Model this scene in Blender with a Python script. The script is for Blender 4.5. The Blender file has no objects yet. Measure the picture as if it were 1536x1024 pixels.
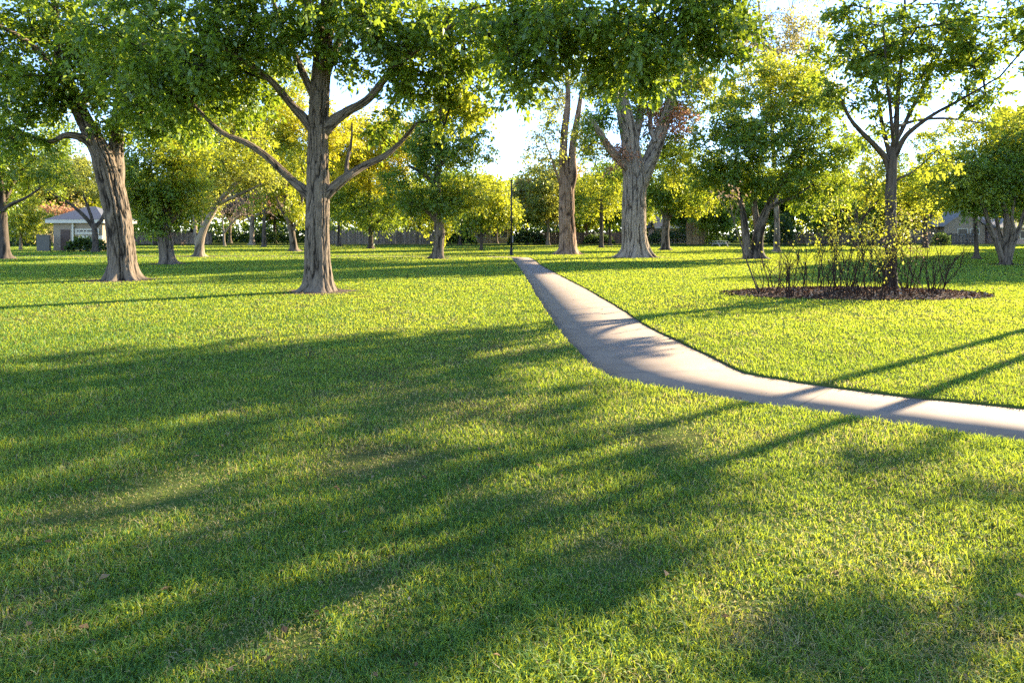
import bpy, bmesh, math, random
import numpy as np
from mathutils import Vector
from mathutils.geometry import tessellate_polygon

R = math.radians
sc = bpy.context.scene
COL = sc.collection
F, HX, HY, CH = 1024.0, 768.0, 352.0, 1.6      # focal length (px), horizon centre, eye height
SUN_AZ, SUN_EL = R(52), R(20.5)                   # sun: ahead and to the right

def P(px, py, Y):
    return np.array([(px - HX) / F * Y, Y, CH + (HY - py) / F * Y])
def G(px, py):
    Y = CH * F / (py - HY)
    return np.array([(px - HX) / F * Y, Y, 0.0])

# ------------------------------------------------------------------ noise
_lat = np.random.default_rng(11).random((64, 64, 64)).astype(np.float32)
def vnoise(x, y, z=0.0):
    x, y, z = np.broadcast_arrays(np.asarray(x, float), np.asarray(y, float), np.asarray(z, float))
    xi, yi, zi = np.floor(x).astype(int), np.floor(y).astype(int), np.floor(z).astype(int)
    fx, fy, fz = x - xi, y - yi, z - zi
    fx, fy, fz = [t * t * (3 - 2 * t) for t in (fx, fy, fz)]
    g = lambda a, b, c: _lat[(xi + a) & 63, (yi + b) & 63, (zi + c) & 63]
    lx = lambda b, c: g(0, b, c) * (1 - fx) + g(1, b, c) * fx
    ly = lambda c: lx(0, c) * (1 - fy) + lx(1, c) * fy
    return ly(0) * (1 - fz) + ly(1) * fz
def fbm(x, y, z=0.0, o=3):
    s, a, t = 0, 1.0, 0
    for i in range(o):
        s = s + a * vnoise(np.asarray(x) * 2**i + 7.3 * i, np.asarray(y) * 2**i + 3.1 * i, np.asarray(z) * 2**i); t += a; a *= .5
    return s / t

# ------------------------------------------------------------------ mesh helpers
def link(o, parent=None):
    COL.objects.link(o)
    if parent is not None: o.parent = parent
    return o
def np_mesh(name, verts, faces_list, mats, parent=None, attrs=None, smooth=False, uv=None):
    """faces_list: list of int arrays (n,k). attrs: {name: per-face float array}"""
    me = bpy.data.meshes.new(name)
    verts = np.asarray(verts, np.float32)
    me.vertices.add(len(verts)); me.vertices.foreach_set('co', verts.ravel())
    li = np.concatenate([f.ravel() for f in faces_list]).astype(np.int32)
    tot = np.concatenate([np.full(len(f), f.shape[1]) for f in faces_list]).astype(np.int32)
    st = np.concatenate([[0], np.cumsum(tot)[:-1]]).astype(np.int32)
    me.loops.add(len(li)); me.loops.foreach_set('vertex_index', li)
    me.polygons.add(len(tot)); me.polygons.foreach_set('loop_start', st); me.polygons.foreach_set('loop_total', tot)
    if smooth: me.polygons.foreach_set('use_smooth', np.ones(len(tot), bool))
    me.update(calc_edges=True)
    if attrs:
        for k, v in attrs.items():
            a = me.attributes.new(k, 'FLOAT', 'FACE'); a.data.foreach_set('value', np.asarray(v, np.float32))
    if uv is not None:
        ul = me.uv_layers.new(name='UVMap'); ul.data.foreach_set('uv', np.asarray(uv, np.float32)[li].ravel())
    for m in (mats if isinstance(mats, (list, tuple)) else [mats]): me.materials.append(m)
    return link(bpy.data.objects.new(name, me), parent)
class MB:
    def __init__(s): s.v = []; s.f = []
    def add(s, vs, fs):
        b = len(s.v); s.v += [tuple(v) for v in vs]; s.f += [tuple(i + b for i in f) for f in fs]
    def box(s, x0, x1, y0, y1, z0, z1):
        s.add([(x0,y0,z0),(x1,y0,z0),(x1,y1,z0),(x0,y1,z0),(x0,y0,z1),(x1,y0,z1),(x1,y1,z1),(x0,y1,z1)],
              [(0,3,2,1),(4,5,6,7),(0,1,5,4),(1,2,6,5),(2,3,7,6),(3,0,4,7)])
    def bar(s, a, b, w, t):
        a, b = Vector(a), Vector(b); d = (b - a).normalized()
        u = d.cross(Vector((0,0,1)));  u = u.normalized() if u.length > .01 else Vector((1,0,0))
        v = u.cross(d); q = []
        for p in (a, b):
            for i, j in ((-1,-1),(1,-1),(1,1),(-1,1)): q.append(p + u*i*w/2 + v*j*t/2)
        s.add(q, [(3,2,1,0),(4,5,6,7),(0,1,5,4),(1,2,6,5),(2,3,7,6),(3,0,4,7)])
    def lathe(s, prof, n=16, c=(0,0)):
        vs = []; fs = []
        for r, z in prof:
            for i in range(n):
                a = 2*math.pi*i/n; vs.append((c[0]+r*math.cos(a), c[1]+r*math.sin(a), z))
        for k in range(len(prof)-1):
            for i in range(n):
                j = (i+1) % n; fs.append((k*n+i, k*n+j, (k+1)*n+j, (k+1)*n+i))
        fs.append(tuple(range(n))[::-1]); fs.append(tuple((len(prof)-1)*n+i for i in range(n)))
        s.add(vs, fs)
    def build(s, name, mat, parent=None, smooth=False):
        me = bpy.data.meshes.new(name); me.from_pydata(s.v, [], s.f); me.materials.append(mat)
        if smooth: me.polygons.foreach_set('use_smooth', [True]*len(me.polygons))
        me.update(); return link(bpy.data.objects.new(name, me), parent)
def tag(o, label=None, cat=None, group=None, kind=None):
    if label: o['label'] = label
    if cat: o['category'] = cat
    if group: o['group'] = group
    if kind: o['kind'] = kind
    return o
def empty(name, loc, label, cat, group=None, rz=0):
    o = bpy.data.objects.new(name, None); o.empty_display_size = .3
    o.location = loc; o.rotation_euler = (0, 0, rz); link(o)
    return tag(o, label, cat, group)

# ------------------------------------------------------------------ materials
def newmat(name):
    m = bpy.data.materials.new(name); m.use_nodes = True; nt = m.node_tree; nt.nodes.clear()
    return m, nt, nt.nodes.new('ShaderNodeOutputMaterial')
def node(nt, t, **kw):
    n = nt.nodes.new(t)
    for k, v in kw.items():
        if k in n.inputs.keys(): n.inputs[k].default_value = v
        else: setattr(n, k, v)
    return n
def ramp(nt, fac, stops):
    r = nt.nodes.new('ShaderNodeValToRGB'); e = r.color_ramp.elements
    while len(e) < len(stops): e.new(.5)
    for i, (p, c) in enumerate(stops): e[i].position = p; e[i].color = (*c, 1)
    nt.links.new(fac, r.inputs[0]); return r.outputs[0]
def mixc(nt, fac, a, b, mode='MIX'):
    m = nt.nodes.new('ShaderNodeMix'); m.data_type = 'RGBA'; m.blend_type = mode
    for s, v in ((m.inputs[0], fac), (m.inputs[6], a), (m.inputs[7], b)):
        if isinstance(v, (int, float)): s.default_value = v
        elif isinstance(v, tuple): s.default_value = (*v, 1)
        else: nt.links.new(v, s)
    return m.outputs[2]
def objcoord(nt, scale=(1,1,1)):
    t = nt.nodes.new('ShaderNodeTexCoord'); m = nt.nodes.new('ShaderNodeMapping'); m.inputs['Scale'].default_value = scale
    nt.links.new(t.outputs['Object'], m.inputs[0]); return m.outputs[0]
def noise(nt, vec, scale, detail=4, rough=.55):
    n = node(nt, 'ShaderNodeTexNoise', Scale=scale, Detail=detail, Roughness=rough); nt.links.new(vec, n.inputs['Vector']); return n.outputs[0]

def leafmat(name, dark, light, trans, gloss=.035, tfac=.5):
    """thin leaf: diffuse + translucent with a faint waxy sheen; colour varies leaf by leaf"""
    m, nt, out = newmat(name); L = nt.links.new
    a = node(nt, 'ShaderNodeAttribute', attribute_name='tint')
    c = ramp(nt, a.outputs['Fac'], [(0, dark), (1, light)])
    td = tuple(x * .6 for x in trans)
    c2 = ramp(nt, a.outputs['Fac'], [(0, td), (1, trans)])
    d = nt.nodes.new('ShaderNodeBsdfDiffuse'); L(c, d.inputs[0])
    t = nt.nodes.new('ShaderNodeBsdfTranslucent'); L(c2, t.inputs[0])
    g = node(nt, 'ShaderNodeBsdfGlossy', Roughness=.42); g.inputs[0].default_value = (.9, .95, .9, 1)
    m1 = node(nt, 'ShaderNodeMixShader', Fac=tfac); L(d.outputs[0], m1.inputs[1]); L(t.outputs[0], m1.inputs[2])
    m2 = node(nt, 'ShaderNodeMixShader', Fac=gloss); L(m1.outputs[0], m2.inputs[1]); L(g.outputs[0], m2.inputs[2])
    L(m2.outputs[0], out.inputs[0]); return m
LEAF = {
 'deep':   leafmat('leaf_deep_green',   (.060,.125,.018), (.165,.255,.032), (.420,.540,.026)),
 'green':  leafmat('leaf_green',        (.070,.140,.020), (.180,.275,.034), (.460,.560,.030)),
 'lime':   leafmat('leaf_yellow_green', (.150,.220,.022), (.330,.380,.040), (.760,.760,.040)),
 'gold':   leafmat('leaf_golden',       (.360,.330,.020), (.600,.520,.030), (.950,.860,.035)),
 'olive':  leafmat('leaf_olive',        (.130,.170,.030), (.280,.300,.060), (.600,.600,.070)),
 'pale':   leafmat('leaf_pale_straw',   (.300,.260,.100), (.520,.430,.170), (.680,.570,.190)),
 'rust':   leafmat('leaf_rust_red',     (.400,.170,.100), (.680,.340,.200), (.850,.440,.220)),
 'dusk':   leafmat('leaf_pinkish_brown',(.190,.140,.095), (.360,.260,.180), (.460,.320,.200)),
 'hedge':  leafmat('leaf_hedge',        (.030,.062,.015), (.070,.125,.025), (.130,.200,.018)),
}
def barkmat(name, dark, light, zs=.16, scale=9.0, bump=.6, warm=None):
    m, nt, out = newmat(name); L = nt.links.new
    v = objcoord(nt, (1, 1, zs))
    n1 = noise(nt, v, scale, 6, .65)
    fa = node(nt, 'ShaderNodeAttribute', attribute_name='ridge')
    n1 = mixc(nt, .6, n1, fa.outputs['Fac'])
    v2 = objcoord(nt, (1, 1, .6)); n2 = noise(nt, v2, 1.7, 3)
    c = ramp(nt, n1, [(.30, dark), (.48, tuple((a+b)/2 for a,b in zip(dark,light))), (.72, light)])
    c = mixc(nt, n2, c, warm or tuple(x*.8 for x in light), 'MIX') if warm else c
    n3 = noise(nt, objcoord(nt, (1,1,.4)), 45, 4)
    c = mixc(nt, .55, c, ramp(nt, n3, [(.3,(.45,.45,.45)),(.7,(1.15,1.15,1.15))]), 'MULTIPLY')
    b = nt.nodes.new('ShaderNodeBsdfPrincipled'); b.inputs['Roughness'].default_value = .93; b.inputs['Specular IOR Level'].default_value = .15
    L(c, b.inputs['Base Color'])
    bp = node(nt, 'ShaderNodeBump', Strength=bump, Distance=.03); L(n1, bp.inputs['Height']); L(bp.outputs[0], b.inputs['Normal'])
    L(b.outputs[0], out.inputs[0]); return m
BARK = {
 'grey':  barkmat('bark_grey_brown', (.032,.024,.017), (.235,.178,.125)),
 'cott':  barkmat('bark_pale_furrowed', (.075,.053,.036), (.44,.33,.225), scale=6),
 'red':   barkmat('bark_red_brown', (.075,.042,.027), (.46,.29,.18), scale=7, zs=.1),
 'dark':  barkmat('bark_dark', (.035,.028,.021), (.14,.108,.08)),
 'pale':  barkmat('bark_pale', (.10,.078,.055), (.37,.29,.20)),
 'stem':  barkmat('bark_stem', (.040,.024,.018), (.17,.105,.075), scale=25),
}
def plain(name, col, rough=.8, var=.15, scale=3, bump=0, metal=0, stretch=(1,1,1)):
    m, nt, out = newmat(name); L = nt.links.new
    n1 = noise(nt, objcoord(nt, stretch), scale, 5, .6)
    c = ramp(nt, n1, [(.25, tuple(x*(1-var) for x in col)), (.75, tuple(min(1, x*(1+var)) for x in col))])
    if stretch == (3,3,.3):
        ta = node(nt, 'ShaderNodeAttribute', attribute_name='tone'); c = mixc(nt, .8, c, ramp(nt, ta.outputs['Fac'], [(0,(.35,.33,.30)),(1,(1.15,1.12,1.1))]), 'MULTIPLY')
    b = nt.nodes.new('ShaderNodeBsdfPrincipled'); b.inputs['Roughness'].default_value = rough; b.inputs['Metallic'].default_value = metal
    b.inputs['Specular IOR Level'].default_value = .3
    L(c, b.inputs['Base Color'])
    if bump:
        bp = node(nt, 'ShaderNodeBump', Strength=bump, Distance=.02); L(n1, bp.inputs['Height']); L(bp.outputs[0], b.inputs['Normal'])
    L(b.outputs[0], out.inputs[0]); return m
M = {
 'stucco': plain('stucco_tan', (.36,.28,.19), .9, .08, 6),
 'trim': plain('trim_cream', (.72,.66,.52), .7, .05, 5),
 'roof': plain('roof_shingle_grey', (.12,.125,.14), .9, .2, 14, stretch=(1,1,4)),
 'roof_tan': plain('roof_shingle_tan', (.30,.26,.22), .9, .2, 14, stretch=(1,1,4)),
 'door': plain('door_brown', (.10,.060,.040), .6, .15, 6),
 'glass': plain('window_dark', (.03,.035,.04), .12, .1, 2),
 'brick': plain('wall_pinkish', (.48,.34,.26), .9, .12, 9),
 'board': plain('fence_board', (.26,.205,.155), .9, .35, 6, stretch=(3,3,.3)),
 'darkfence': plain('fence_dark_iron', (.035,.033,.032), .5, .2, 6),
 'block': plain('wall_block_grey', (.15,.135,.105), .9, .15, 6),
 'pole': plain('pole_black_paint', (.018,.018,.018), .45, .2, 8),
 'white': plain('table_white_paint', (.45,.43,.39), .6, .05, 6),
 'mulch': plain('mulch_soil', (.085,.05,.032), 1, .4, 18, bump=.8),
 'sign': plain('sign_cream', (.62,.55,.42), .7, .05, 5),
 'lettering': plain('sign_lettering_brown', (.08,.05,.035), .7, .1, 5),
}
def vcol_stuff(name, stops, trans=.3):
    m, nt, out = newmat(name); L = nt.links.new
    a = node(nt, 'ShaderNodeAttribute', attribute_name='tint')
    c = ramp(nt, a.outputs['Fac'], stops)
    d = nt.nodes.new('ShaderNodeBsdfDiffuse'); L(c, d.inputs[0])
    t = nt.nodes.new('ShaderNodeBsdfTranslucent'); L(c, t.inputs[0])
    m1 = node(nt, 'ShaderNodeMixShader', Fac=trans); L(d.outputs[0], m1.inputs[1]); L(t.outputs[0], m1.inputs[2])
    L(m1.outputs[0], out.inputs[0]); return m
M['litter'] = vcol_stuff('dry_leaf', [(0,(.10,.06,.03)),(.5,(.26,.16,.08)),(1,(.46,.35,.20))], .2)
M['chip'] = vcol_stuff('bark_chip', [(0,(.06,.032,.02)),(.6,(.22,.125,.075)),(1,(.46,.33,.22))], 0)

# grass blade
def grassmat():
    m, nt, out = newmat('grass_blade'); L = nt.links.new
    a = node(nt, 'ShaderNodeAttribute', attribute_name='tint')
    refl = ramp(nt, a.outputs['Fac'], [(0,(.050,.150,.030)),(.35,(.105,.225,.040)),(.62,(.22,.29,.055)),(.74,(.34,.29,.10)),(1,(.46,.37,.18))])
    tr = ramp(nt, a.outputs['Fac'], [(0,(.26,.36,.020)),(.35,(.50,.57,.030)),(.62,(.70,.68,.050)),(.74,(.56,.47,.10)),(1,(.52,.42,.18))])
    d = nt.nodes.new('ShaderNodeBsdfDiffuse'); L(refl, d.inputs[0])
    t = nt.nodes.new('ShaderNodeBsdfTranslucent'); L(tr, t.inputs[0])
    g = node(nt, 'ShaderNodeBsdfGlossy', Roughness=.5); g.inputs[0].default_value = (.9,.95,.85,1)
    m1 = node(nt, 'ShaderNodeMixShader', Fac=.48); L(d.outputs[0], m1.inputs[1]); L(t.outputs[0], m1.inputs[2])
    m2 = node(nt, 'ShaderNodeMixShader', Fac=.02); L(m1.outputs[0], m2.inputs[1]); L(g.outputs[0], m2.inputs[2])
    L(m2.outputs[0], out.inputs[0]); return m
M['grass'] = grassmat()
def lawnmat():
    m, nt, out = newmat('lawn_soil_and_thatch'); L = nt.links.new
    v = objcoord(nt)
    n1 = noise(nt, v, 30, 6, .7); n2 = noise(nt, v, .9, 4)
    c = ramp(nt, n1, [(.3,(.035,.035,.014)),(.6,(.13,.115,.045)),(.8,(.24,.18,.09))])
    c = mixc(nt, ramp(nt, n2, [(.36,(.2,.2,.2)),(.6,(.85,.85,.85))]), c, (.085,.135,.026))
    d = nt.nodes.new('ShaderNodeBsdfDiffuse'); L(c, d.inputs[0])
    bp = node(nt, 'ShaderNodeBump', Strength=.8, Distance=.03); L(n1, bp.inputs['Height']); L(bp.outputs[0], d.inputs['Normal'])
    L(d.outputs[0], out.inputs[0]); return m
M['lawn'] = lawnmat()
def pathmat():
    m, nt, out = newmat('path_concrete'); L = nt.links.new
    v = objcoord(nt)
    n1 = noise(nt, v, 2.2, 6, .65); n2 = noise(nt, v, 90, 3); n3 = noise(nt, v, 14, 5, .7)
    c = ramp(nt, n1, [(.3,(.225,.166,.116)),(.7,(.305,.230,.162))])
    c = mixc(nt, .5, c, ramp(nt, n2, [(.3,(.72,.72,.72)),(.65,(1.12,1.12,1.12))]), 'MULTIPLY')
    c = mixc(nt, ramp(nt, n3, [(.6,(0,0,0)),(.74,(.45,.45,.45))]), c, (.24,.19,.15))
    uvn = nt.nodes.new('ShaderNodeUVMap'); sp = nt.nodes.new('ShaderNodeSeparateXYZ'); L(uvn.outputs[0], sp.inputs[0])
    fr = node(nt, 'ShaderNodeMath', operation='PINGPONG'); fr.inputs[1].default_value = .9; L(sp.outputs[0], fr.inputs[0])
    lt = node(nt, 'ShaderNodeMath', operation='LESS_THAN'); lt.inputs[1].default_value = .011; L(fr.outputs[0], lt.inputs[0])
    ml = node(nt, 'ShaderNodeMath', operation='MULTIPLY'); ml.inputs[1].default_value = .7; L(lt.outputs[0], ml.inputs[0])
    c = mixc(nt, ml.outputs[0], c, (.12,.095,.075))
    b = nt.nodes.new('ShaderNodeBsdfPrincipled'); b.inputs['Roughness'].default_value = .85; b.inputs['Specular IOR Level'].default_value = .25
    L(c, b.inputs['Base Color'])
    bp = node(nt, 'ShaderNodeBump', Strength=.15, Distance=.004); L(n3, bp.inputs['Height']); L(bp.outputs[0], b.inputs['Normal'])
    L(b.outputs[0], out.inputs[0]); return m
M['path'] = pathmat()

# ------------------------------------------------------------------ trees
def catmull(pts, step):
    pts = np.asarray(pts, float); n = len(pts)
    if n == 2: pp = np.vstack([2*pts[0]-pts[1], pts, 2*pts[1]-pts[0]])
    else: pp = np.vstack([2*pts[0]-pts[1], pts, 2*pts[-1]-pts[-2]])
    out = []
    for i in range(n-1):
        a, b, c, d = pp[i:i+4]; k = max(2, int(np.linalg.norm(c[:3]-b[:3]) / step))
        t = np.linspace(0, 1, k, endpoint=False)[:, None]
        out.append(.5*((2*b)+(-a+c)*t+(2*a-5*b+4*c-d)*t**2+(-a+3*b-3*c+d)*t**3))
    out.append(pts[-1:]); o = np.vstack(out); o[:, 3] = np.maximum(o[:, 3], .004); return o
def tube(path, n, seed, furrow=0.0, freq=9.0, flare=0.0, roots=5, lumps=.06):
    """bark-covered tube round path (k,4: xyz r); returns verts, quads"""
    p, r = path[:, :3], path[:, 3]; k = len(p)
    t = np.gradient(p, axis=0); t /= np.linalg.norm(t, axis=1)[:, None] + 1e-9
    u = np.zeros_like(p); ref = np.array([1., 0, 0]) if abs(t[0, 0]) < .8 else np.array([0, 1., 0])
    u[0] = np.cross(np.cross(t[0], ref), t[0]); u[0] /= np.linalg.norm(u[0])
    for i in range(1, k):
        w = u[i-1] - t[i]*np.dot(u[i-1], t[i]); u[i] = w/np.linalg.norm(w)
    v = np.cross(t, u); th = np.linspace(0, 2*np.pi, n, endpoint=False)
    s = np.concatenate([[0], np.cumsum(np.linalg.norm(np.diff(p, axis=0), axis=1))])
    TH, S = np.meshgrid(th, s); RR = r[:, None] * np.ones_like(TH)
    cx, cy = np.cos(TH), np.sin(TH)
    RR = RR * (1 + lumps*2*(fbm(cx*1.3+seed, cy*1.3+9, S*.8/np.maximum(r.mean(),.1)*.25+seed, 2)-.5))
    if flare:
        e = np.exp(-S/(flare*1.0))
        lob = .5+.5*np.cos(roots*TH+seed+1.2*np.sin(2*TH+seed)); e2 = np.exp(-S/(flare*.55))
        RR = RR * (1 + .22*e + (.62 if furrow < .02 else .85)*e2*(.2+.8*lob**1.6))
    if furrow:
        f = freq; rm = r.mean()*1.0
        wz = .8*vnoise(cx*rm*f*.3+2, cy*rm*f*.3+seed, S*.9)
        jx = .5*(vnoise(cx*rm*f*.5, cy*rm*f*.5+3, S*f*.22)-.5)
        a = vnoise(cx*rm*f+seed*3.7+jx, cy*rm*f+jx, S*f*.10+wz)
        b = vnoise(cx*rm*f*2.3+seed+jx, cy*rm*f*2.3+5, S*f*.26+wz)
        c = vnoise(cx*rm*f*4+seed, cy*rm*f*4+5, S*f*1.3)
        f1 = np.minimum(1, np.abs(2*a-1)*3.6); f2 = np.minimum(1, np.abs(2*b-1)*3.2)
        fv = f1*1.2 + f2*.7 - 1.2 + .7*(c-.5); RR = RR + furrow*(fv-.7); ridge = np.clip(.5+.5*fv, 0, 1)
    else: ridge = np.full_like(RR, .5)
    V = p[:, None, :] + RR[..., None]*(cx[..., None]*u[:, None, :] + cy[..., None]*v[:, None, :])
    V = V.reshape(-1, 3)
    i = np.arange(k-1)[:, None]*n; j = np.arange(n)[None, :]; j2 = (j+1) % n
    q = np.stack([i+j, i+j2, i+n+j2, i+n+j], -1).reshape(-1, 4)
    V = np.vstack([V, p[-1] + t[-1]*r[-1]*.6]); tip = len(V)-1; b0 = (k-1)*n
    tri = np.stack([b0+np.arange(n), b0+(np.arange(n)+1) % n, np.full(n, tip)], -1)
    return V, [q, tri], np.append(ridge.ravel(), .5)
def frustums(A, B, ra, rb, n=4):
    d = B-A; l = np.linalg.norm(d, axis=1); d = d/(l[:, None]+1e-9)
    ref = np.where(np.abs(d[:, 2:3]) < .9, np.array([[0, 0, 1.]]), np.array([[1., 0, 0]]))
    u = np.cross(d, ref); u /= np.linalg.norm(u, axis=1)[:, None]; v = np.cross(d, u)
    th = np.linspace(0, 2*np.pi, n, endpoint=False)
    ring = np.cos(th)[None, :, None]*u[:, None]+np.sin(th)[None, :, None]*v[:, None]
    V = np.concatenate([A[:, None]+ring*ra[:, None, None], B[:, None]+ring*rb[:, None, None]], 1).reshape(-1, 3)
    o = np.arange(len(A))[:, None]*2*n; j = np.arange(n)[None]; j2 = (j+1) % n
    return V, np.stack([o+j, o+j2, o+n+j2, o+n+j], -1).reshape(-1, 4)
def leaves(pos, axis, size, rng, tint, wide=.55, up=.5):
    n = len(pos)
    a = axis/(np.linalg.norm(axis, axis=1)[:, None]+1e-9)
    nr = rng.normal(size=(n, 3)); nr[:, 2] = np.abs(nr[:, 2])+up
    s = np.cross(a, nr); s /= np.linalg.norm(s, axis=1)[:, None]+1e-9
    nn = np.cross(s, a)
    L = (size*rng.choice([.55, .8, 1.0, 1.35], n)*rng.uniform(.8, 1.2, n))[:, None]; W = L*wide*.5*rng.uniform(.8, 1.2, n)[:, None]
    fold = W*.35
    V = np.stack([pos, pos+a*L*.45+s*W+nn*fold, pos+a*L-nn*L*.12, pos+a*L*.5-s*W+nn*fold], 1).reshape(-1, 3)
    Fc = np.arange(n*4).reshape(n, 4)
    return V, Fc, np.clip(tint, 0, 1)
def resample(path, step):
    s = np.concatenate([[0], np.cumsum(np.linalg.norm(np.diff(path[:, :3], axis=0), axis=1))])
    k = max(2, int(s[-1]/step)+1); q = np.linspace(0, s[-1], k)
    return np.stack([np.interp(q, s, path[:, i]) for i in range(4)], 1)

def ridge_attr(o, v):
    a = o.data.attributes.new('ridge', 'FLOAT', 'POINT'); a.data.foreach_set('value', v.astype(np.float32))
def make_tree(name, label, base, trunk, limbs=(), blobs=(), leaf='green', leafn=140, lsize=.13, csize=.8, seed=1,
              bark='grey', furrow=.02, freq=9, nseg=24, step=.25, flare=.3, group=None, extra=None, droop=.25,
              pipe=.009, sub=7, cat='tree', limb_bark=True, wide=.55, twigs=True, roots=5, trunk_lab=None, sag=.12):
    """base (x,y); trunk / limbs: lists of world (x,y,z,r); blobs: (centre, radii, n_clumps[, leafkey])"""
    rng = np.random.default_rng(seed)
    bx = np.array([base[0], base[1], 0.0])
    root = empty(name, tuple(bx), label, cat, group)
    loc = lambda V: np.asarray(V) - bx
    tp = catmull(trunk, step)
    V, Fs, rg_ = tube(tp, nseg, seed*1.7, furrow, freq, flare, roots)
    ridge_attr(np_mesh('trunk', loc(V), Fs, BARK[bark], root, smooth=True), rg_)
    NP, NPar, NR = [], [], []
    tr = resample(tp, .5)
    h0 = tr[-1, 2]*.35
    for i, q in enumerate(tr):
        NP.append(q[:3]); NPar.append(i-1); NR.append(q[3])
    usable = [q[2] > h0 for q in tr]
    for li, lb in enumerate(limbs):
        lp = catmull(lb, step*.7)
        nl = max(8, int(nseg*.6))
        lp2 = lp.copy(); m = min(len(lp2), 4)
        V, Fs, rg_ = tube(lp2, nl, seed+li*2.3, furrow*.45*min(1, lp[0,3]/max(tp[:,3].max(),.01)*2), freq*1.2, 0, 5)
        ridge_attr(np_mesh('limb', loc(V), Fs, BARK[bark], root, smooth=True), rg_)
        rs = resample(lp, .5); d = np.linalg.norm(np.array(NP)-rs[0, :3], axis=1); par = int(np.argmin(d))
        for i, q in enumerate(rs):
            if i == 0: continue
            NP.append(q[:3]); NPar.append(par); NR.append(q[3]); usable.append(i >= len(rs)*.3); par = len(NP)-1
    fixed = len(NP)
    NP = list(NP)
    C = []; K = []; BK = []
    for b in blobs:
        c, rad, n = np.asarray(b[0]), np.asarray(b[1]), b[2]
        d = rng.normal(size=(n, 3)); d /= np.linalg.norm(d, axis=1)[:, None]
        C.append(c+d*rad*(rng.random(n)**.42)[:, None]); K += [b[3] if len(b) > 3 else leaf]*n
    grown_edges = []
    if C:
        C = np.vstack(C); ok = C[:, 2] > .8; C = C[ok]; K = [k for k, o in zip(K, ok) if o]
        arr = np.array(NP); D = np.min(np.linalg.norm(C[:, None]-arr[None, :, :], axis=2), axis=1) if len(arr) < 4000 else None
        order = np.argsort(D)
        cap = len(NP)+len(C)*14; PA = np.zeros((cap, 3)); PA[:len(NP)] = arr; US = np.zeros(cap, bool); US[:len(NP)] = usable
        if not US.any(): US[:len(NP)] = True
        cnt = len(NP); cdir = {}
        for ci in order:
            c = C[ci]; dv = c-PA[:cnt]; dist = np.linalg.norm(dv, axis=1)
            cost = dist + .45*np.maximum(0, PA[:cnt, 2]-c[2]) + np.where(US[:cnt], 0, 1e3)
            k = int(np.argmin(cost)); a = PA[k]; L = dist[k]
            if L < .25: cdir[ci] = (k, np.array([0, 0, 1.])); continue
            nst = int(np.clip(L/.5, 1, 12)); pk = NPar[k]
            pd = a-PA[pk] if pk >= 0 else np.array([0, 0, 1.]); pd = pd/(np.linalg.norm(pd)+1e-9)
            mid = a + pd*L*.35 + np.array([0, 0, sag*L]); par = k
            for s in range(1, nst+1):
                t = s/nst; q = (1-t)**2*a+2*t*(1-t)*mid+t*t*c
                if s < nst: q = q+rng.normal(size=3)*.05*L/nst*1.5
                PA[cnt] = q; NPar.append(par); NR.append(0.0); US[cnt] = True; par = cnt; cnt += 1
            cdir[ci] = (par, (c-mid)/(np.linalg.norm(c-mid)+1e-9))
        NPos = PA[:cnt]; NPar_a = np.array(NPar); NR_a = np.array(NR)
        acc = np.zeros(cnt)
        ends = set(v[0] for v in cdir.values())
        for e in ends: acc[e] += pipe**2.3
        for i in range(cnt-1, fixed-1, -1):
            acc[i] = max(acc[i], pipe**2.3); acc[NPar_a[i]] += acc[i]
        rad = acc**(1/2.3)
        for i in range(fixed, cnt):
            p = NPar_a[i]; pr = NR_a[p] if p < fixed else rad[p]
            rad[i] = min(rad[i], pr*.92)
        idx = np.arange(fixed, cnt); pi = NPar_a[idx]
        if len(idx):
            rb = rad[idx]; ra = np.where(pi < fixed, rb*1.15, np.minimum(rad[pi], rb*1.35))
            V, q = frustums(NPos[pi], NPos[idx], ra, rb, 5)
            bV, bF = [V], [q]; off = len(V)
        # leaf sprays
        buckets = {}
        tw = []
        zlo, zhi = C[:, 2].min(), C[:, 2].max()
        for ci in range(len(C)):
            par, dr = cdir[ci]; c = C[ci]; cs = csize*rng.uniform(.65, 1.3)
            n = int(leafn*rng.uniform(.5, 1.4)); ns = sub
            sd = rng.normal(size=(ns, 3))*np.array([1, 1, .6])+dr*.55; sd /= np.linalg.norm(sd, axis=1)[:, None]
            ln = cs*rng.uniform(.5, 1.15, ns)
            w = rng.integers(0, ns, n); t = rng.random(n)**.65
            pos = c+sd[w]*(ln[w]*t)[:, None]; pos[:, 2] -= droop*cs*t**2
            pos += rng.normal(size=(n, 3))*cs*.13
            ax = sd[w]*.7+rng.normal(size=(n, 3))*.55; ax[:, 2] -= droop*1.6
            base_t = rng.normal(.5, .13)
            tint = base_t+rng.normal(0, .2, n)
            buckets.setdefault(K[ci], []).append((pos, ax, tint))
            e = c+sd*ln[:, None]*.9; e[:, 2] -= droop*cs*.8
            tw.append((np.repeat(c[None], ns, 0), e))
        if twigs:
            A = np.vstack([t[0] for t in tw]); B = np.vstack([t[1] for t in tw])
            V, q = frustums(A, B, np.full(len(A), pipe*.7), np.full(len(A), pipe*.3), 3)
            bV.append(V); bF.append(q+off)
        np_mesh('branches', loc(np.vstack(bV)), [np.vstack(bF)], BARK[bark], root, smooth=True)
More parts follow.
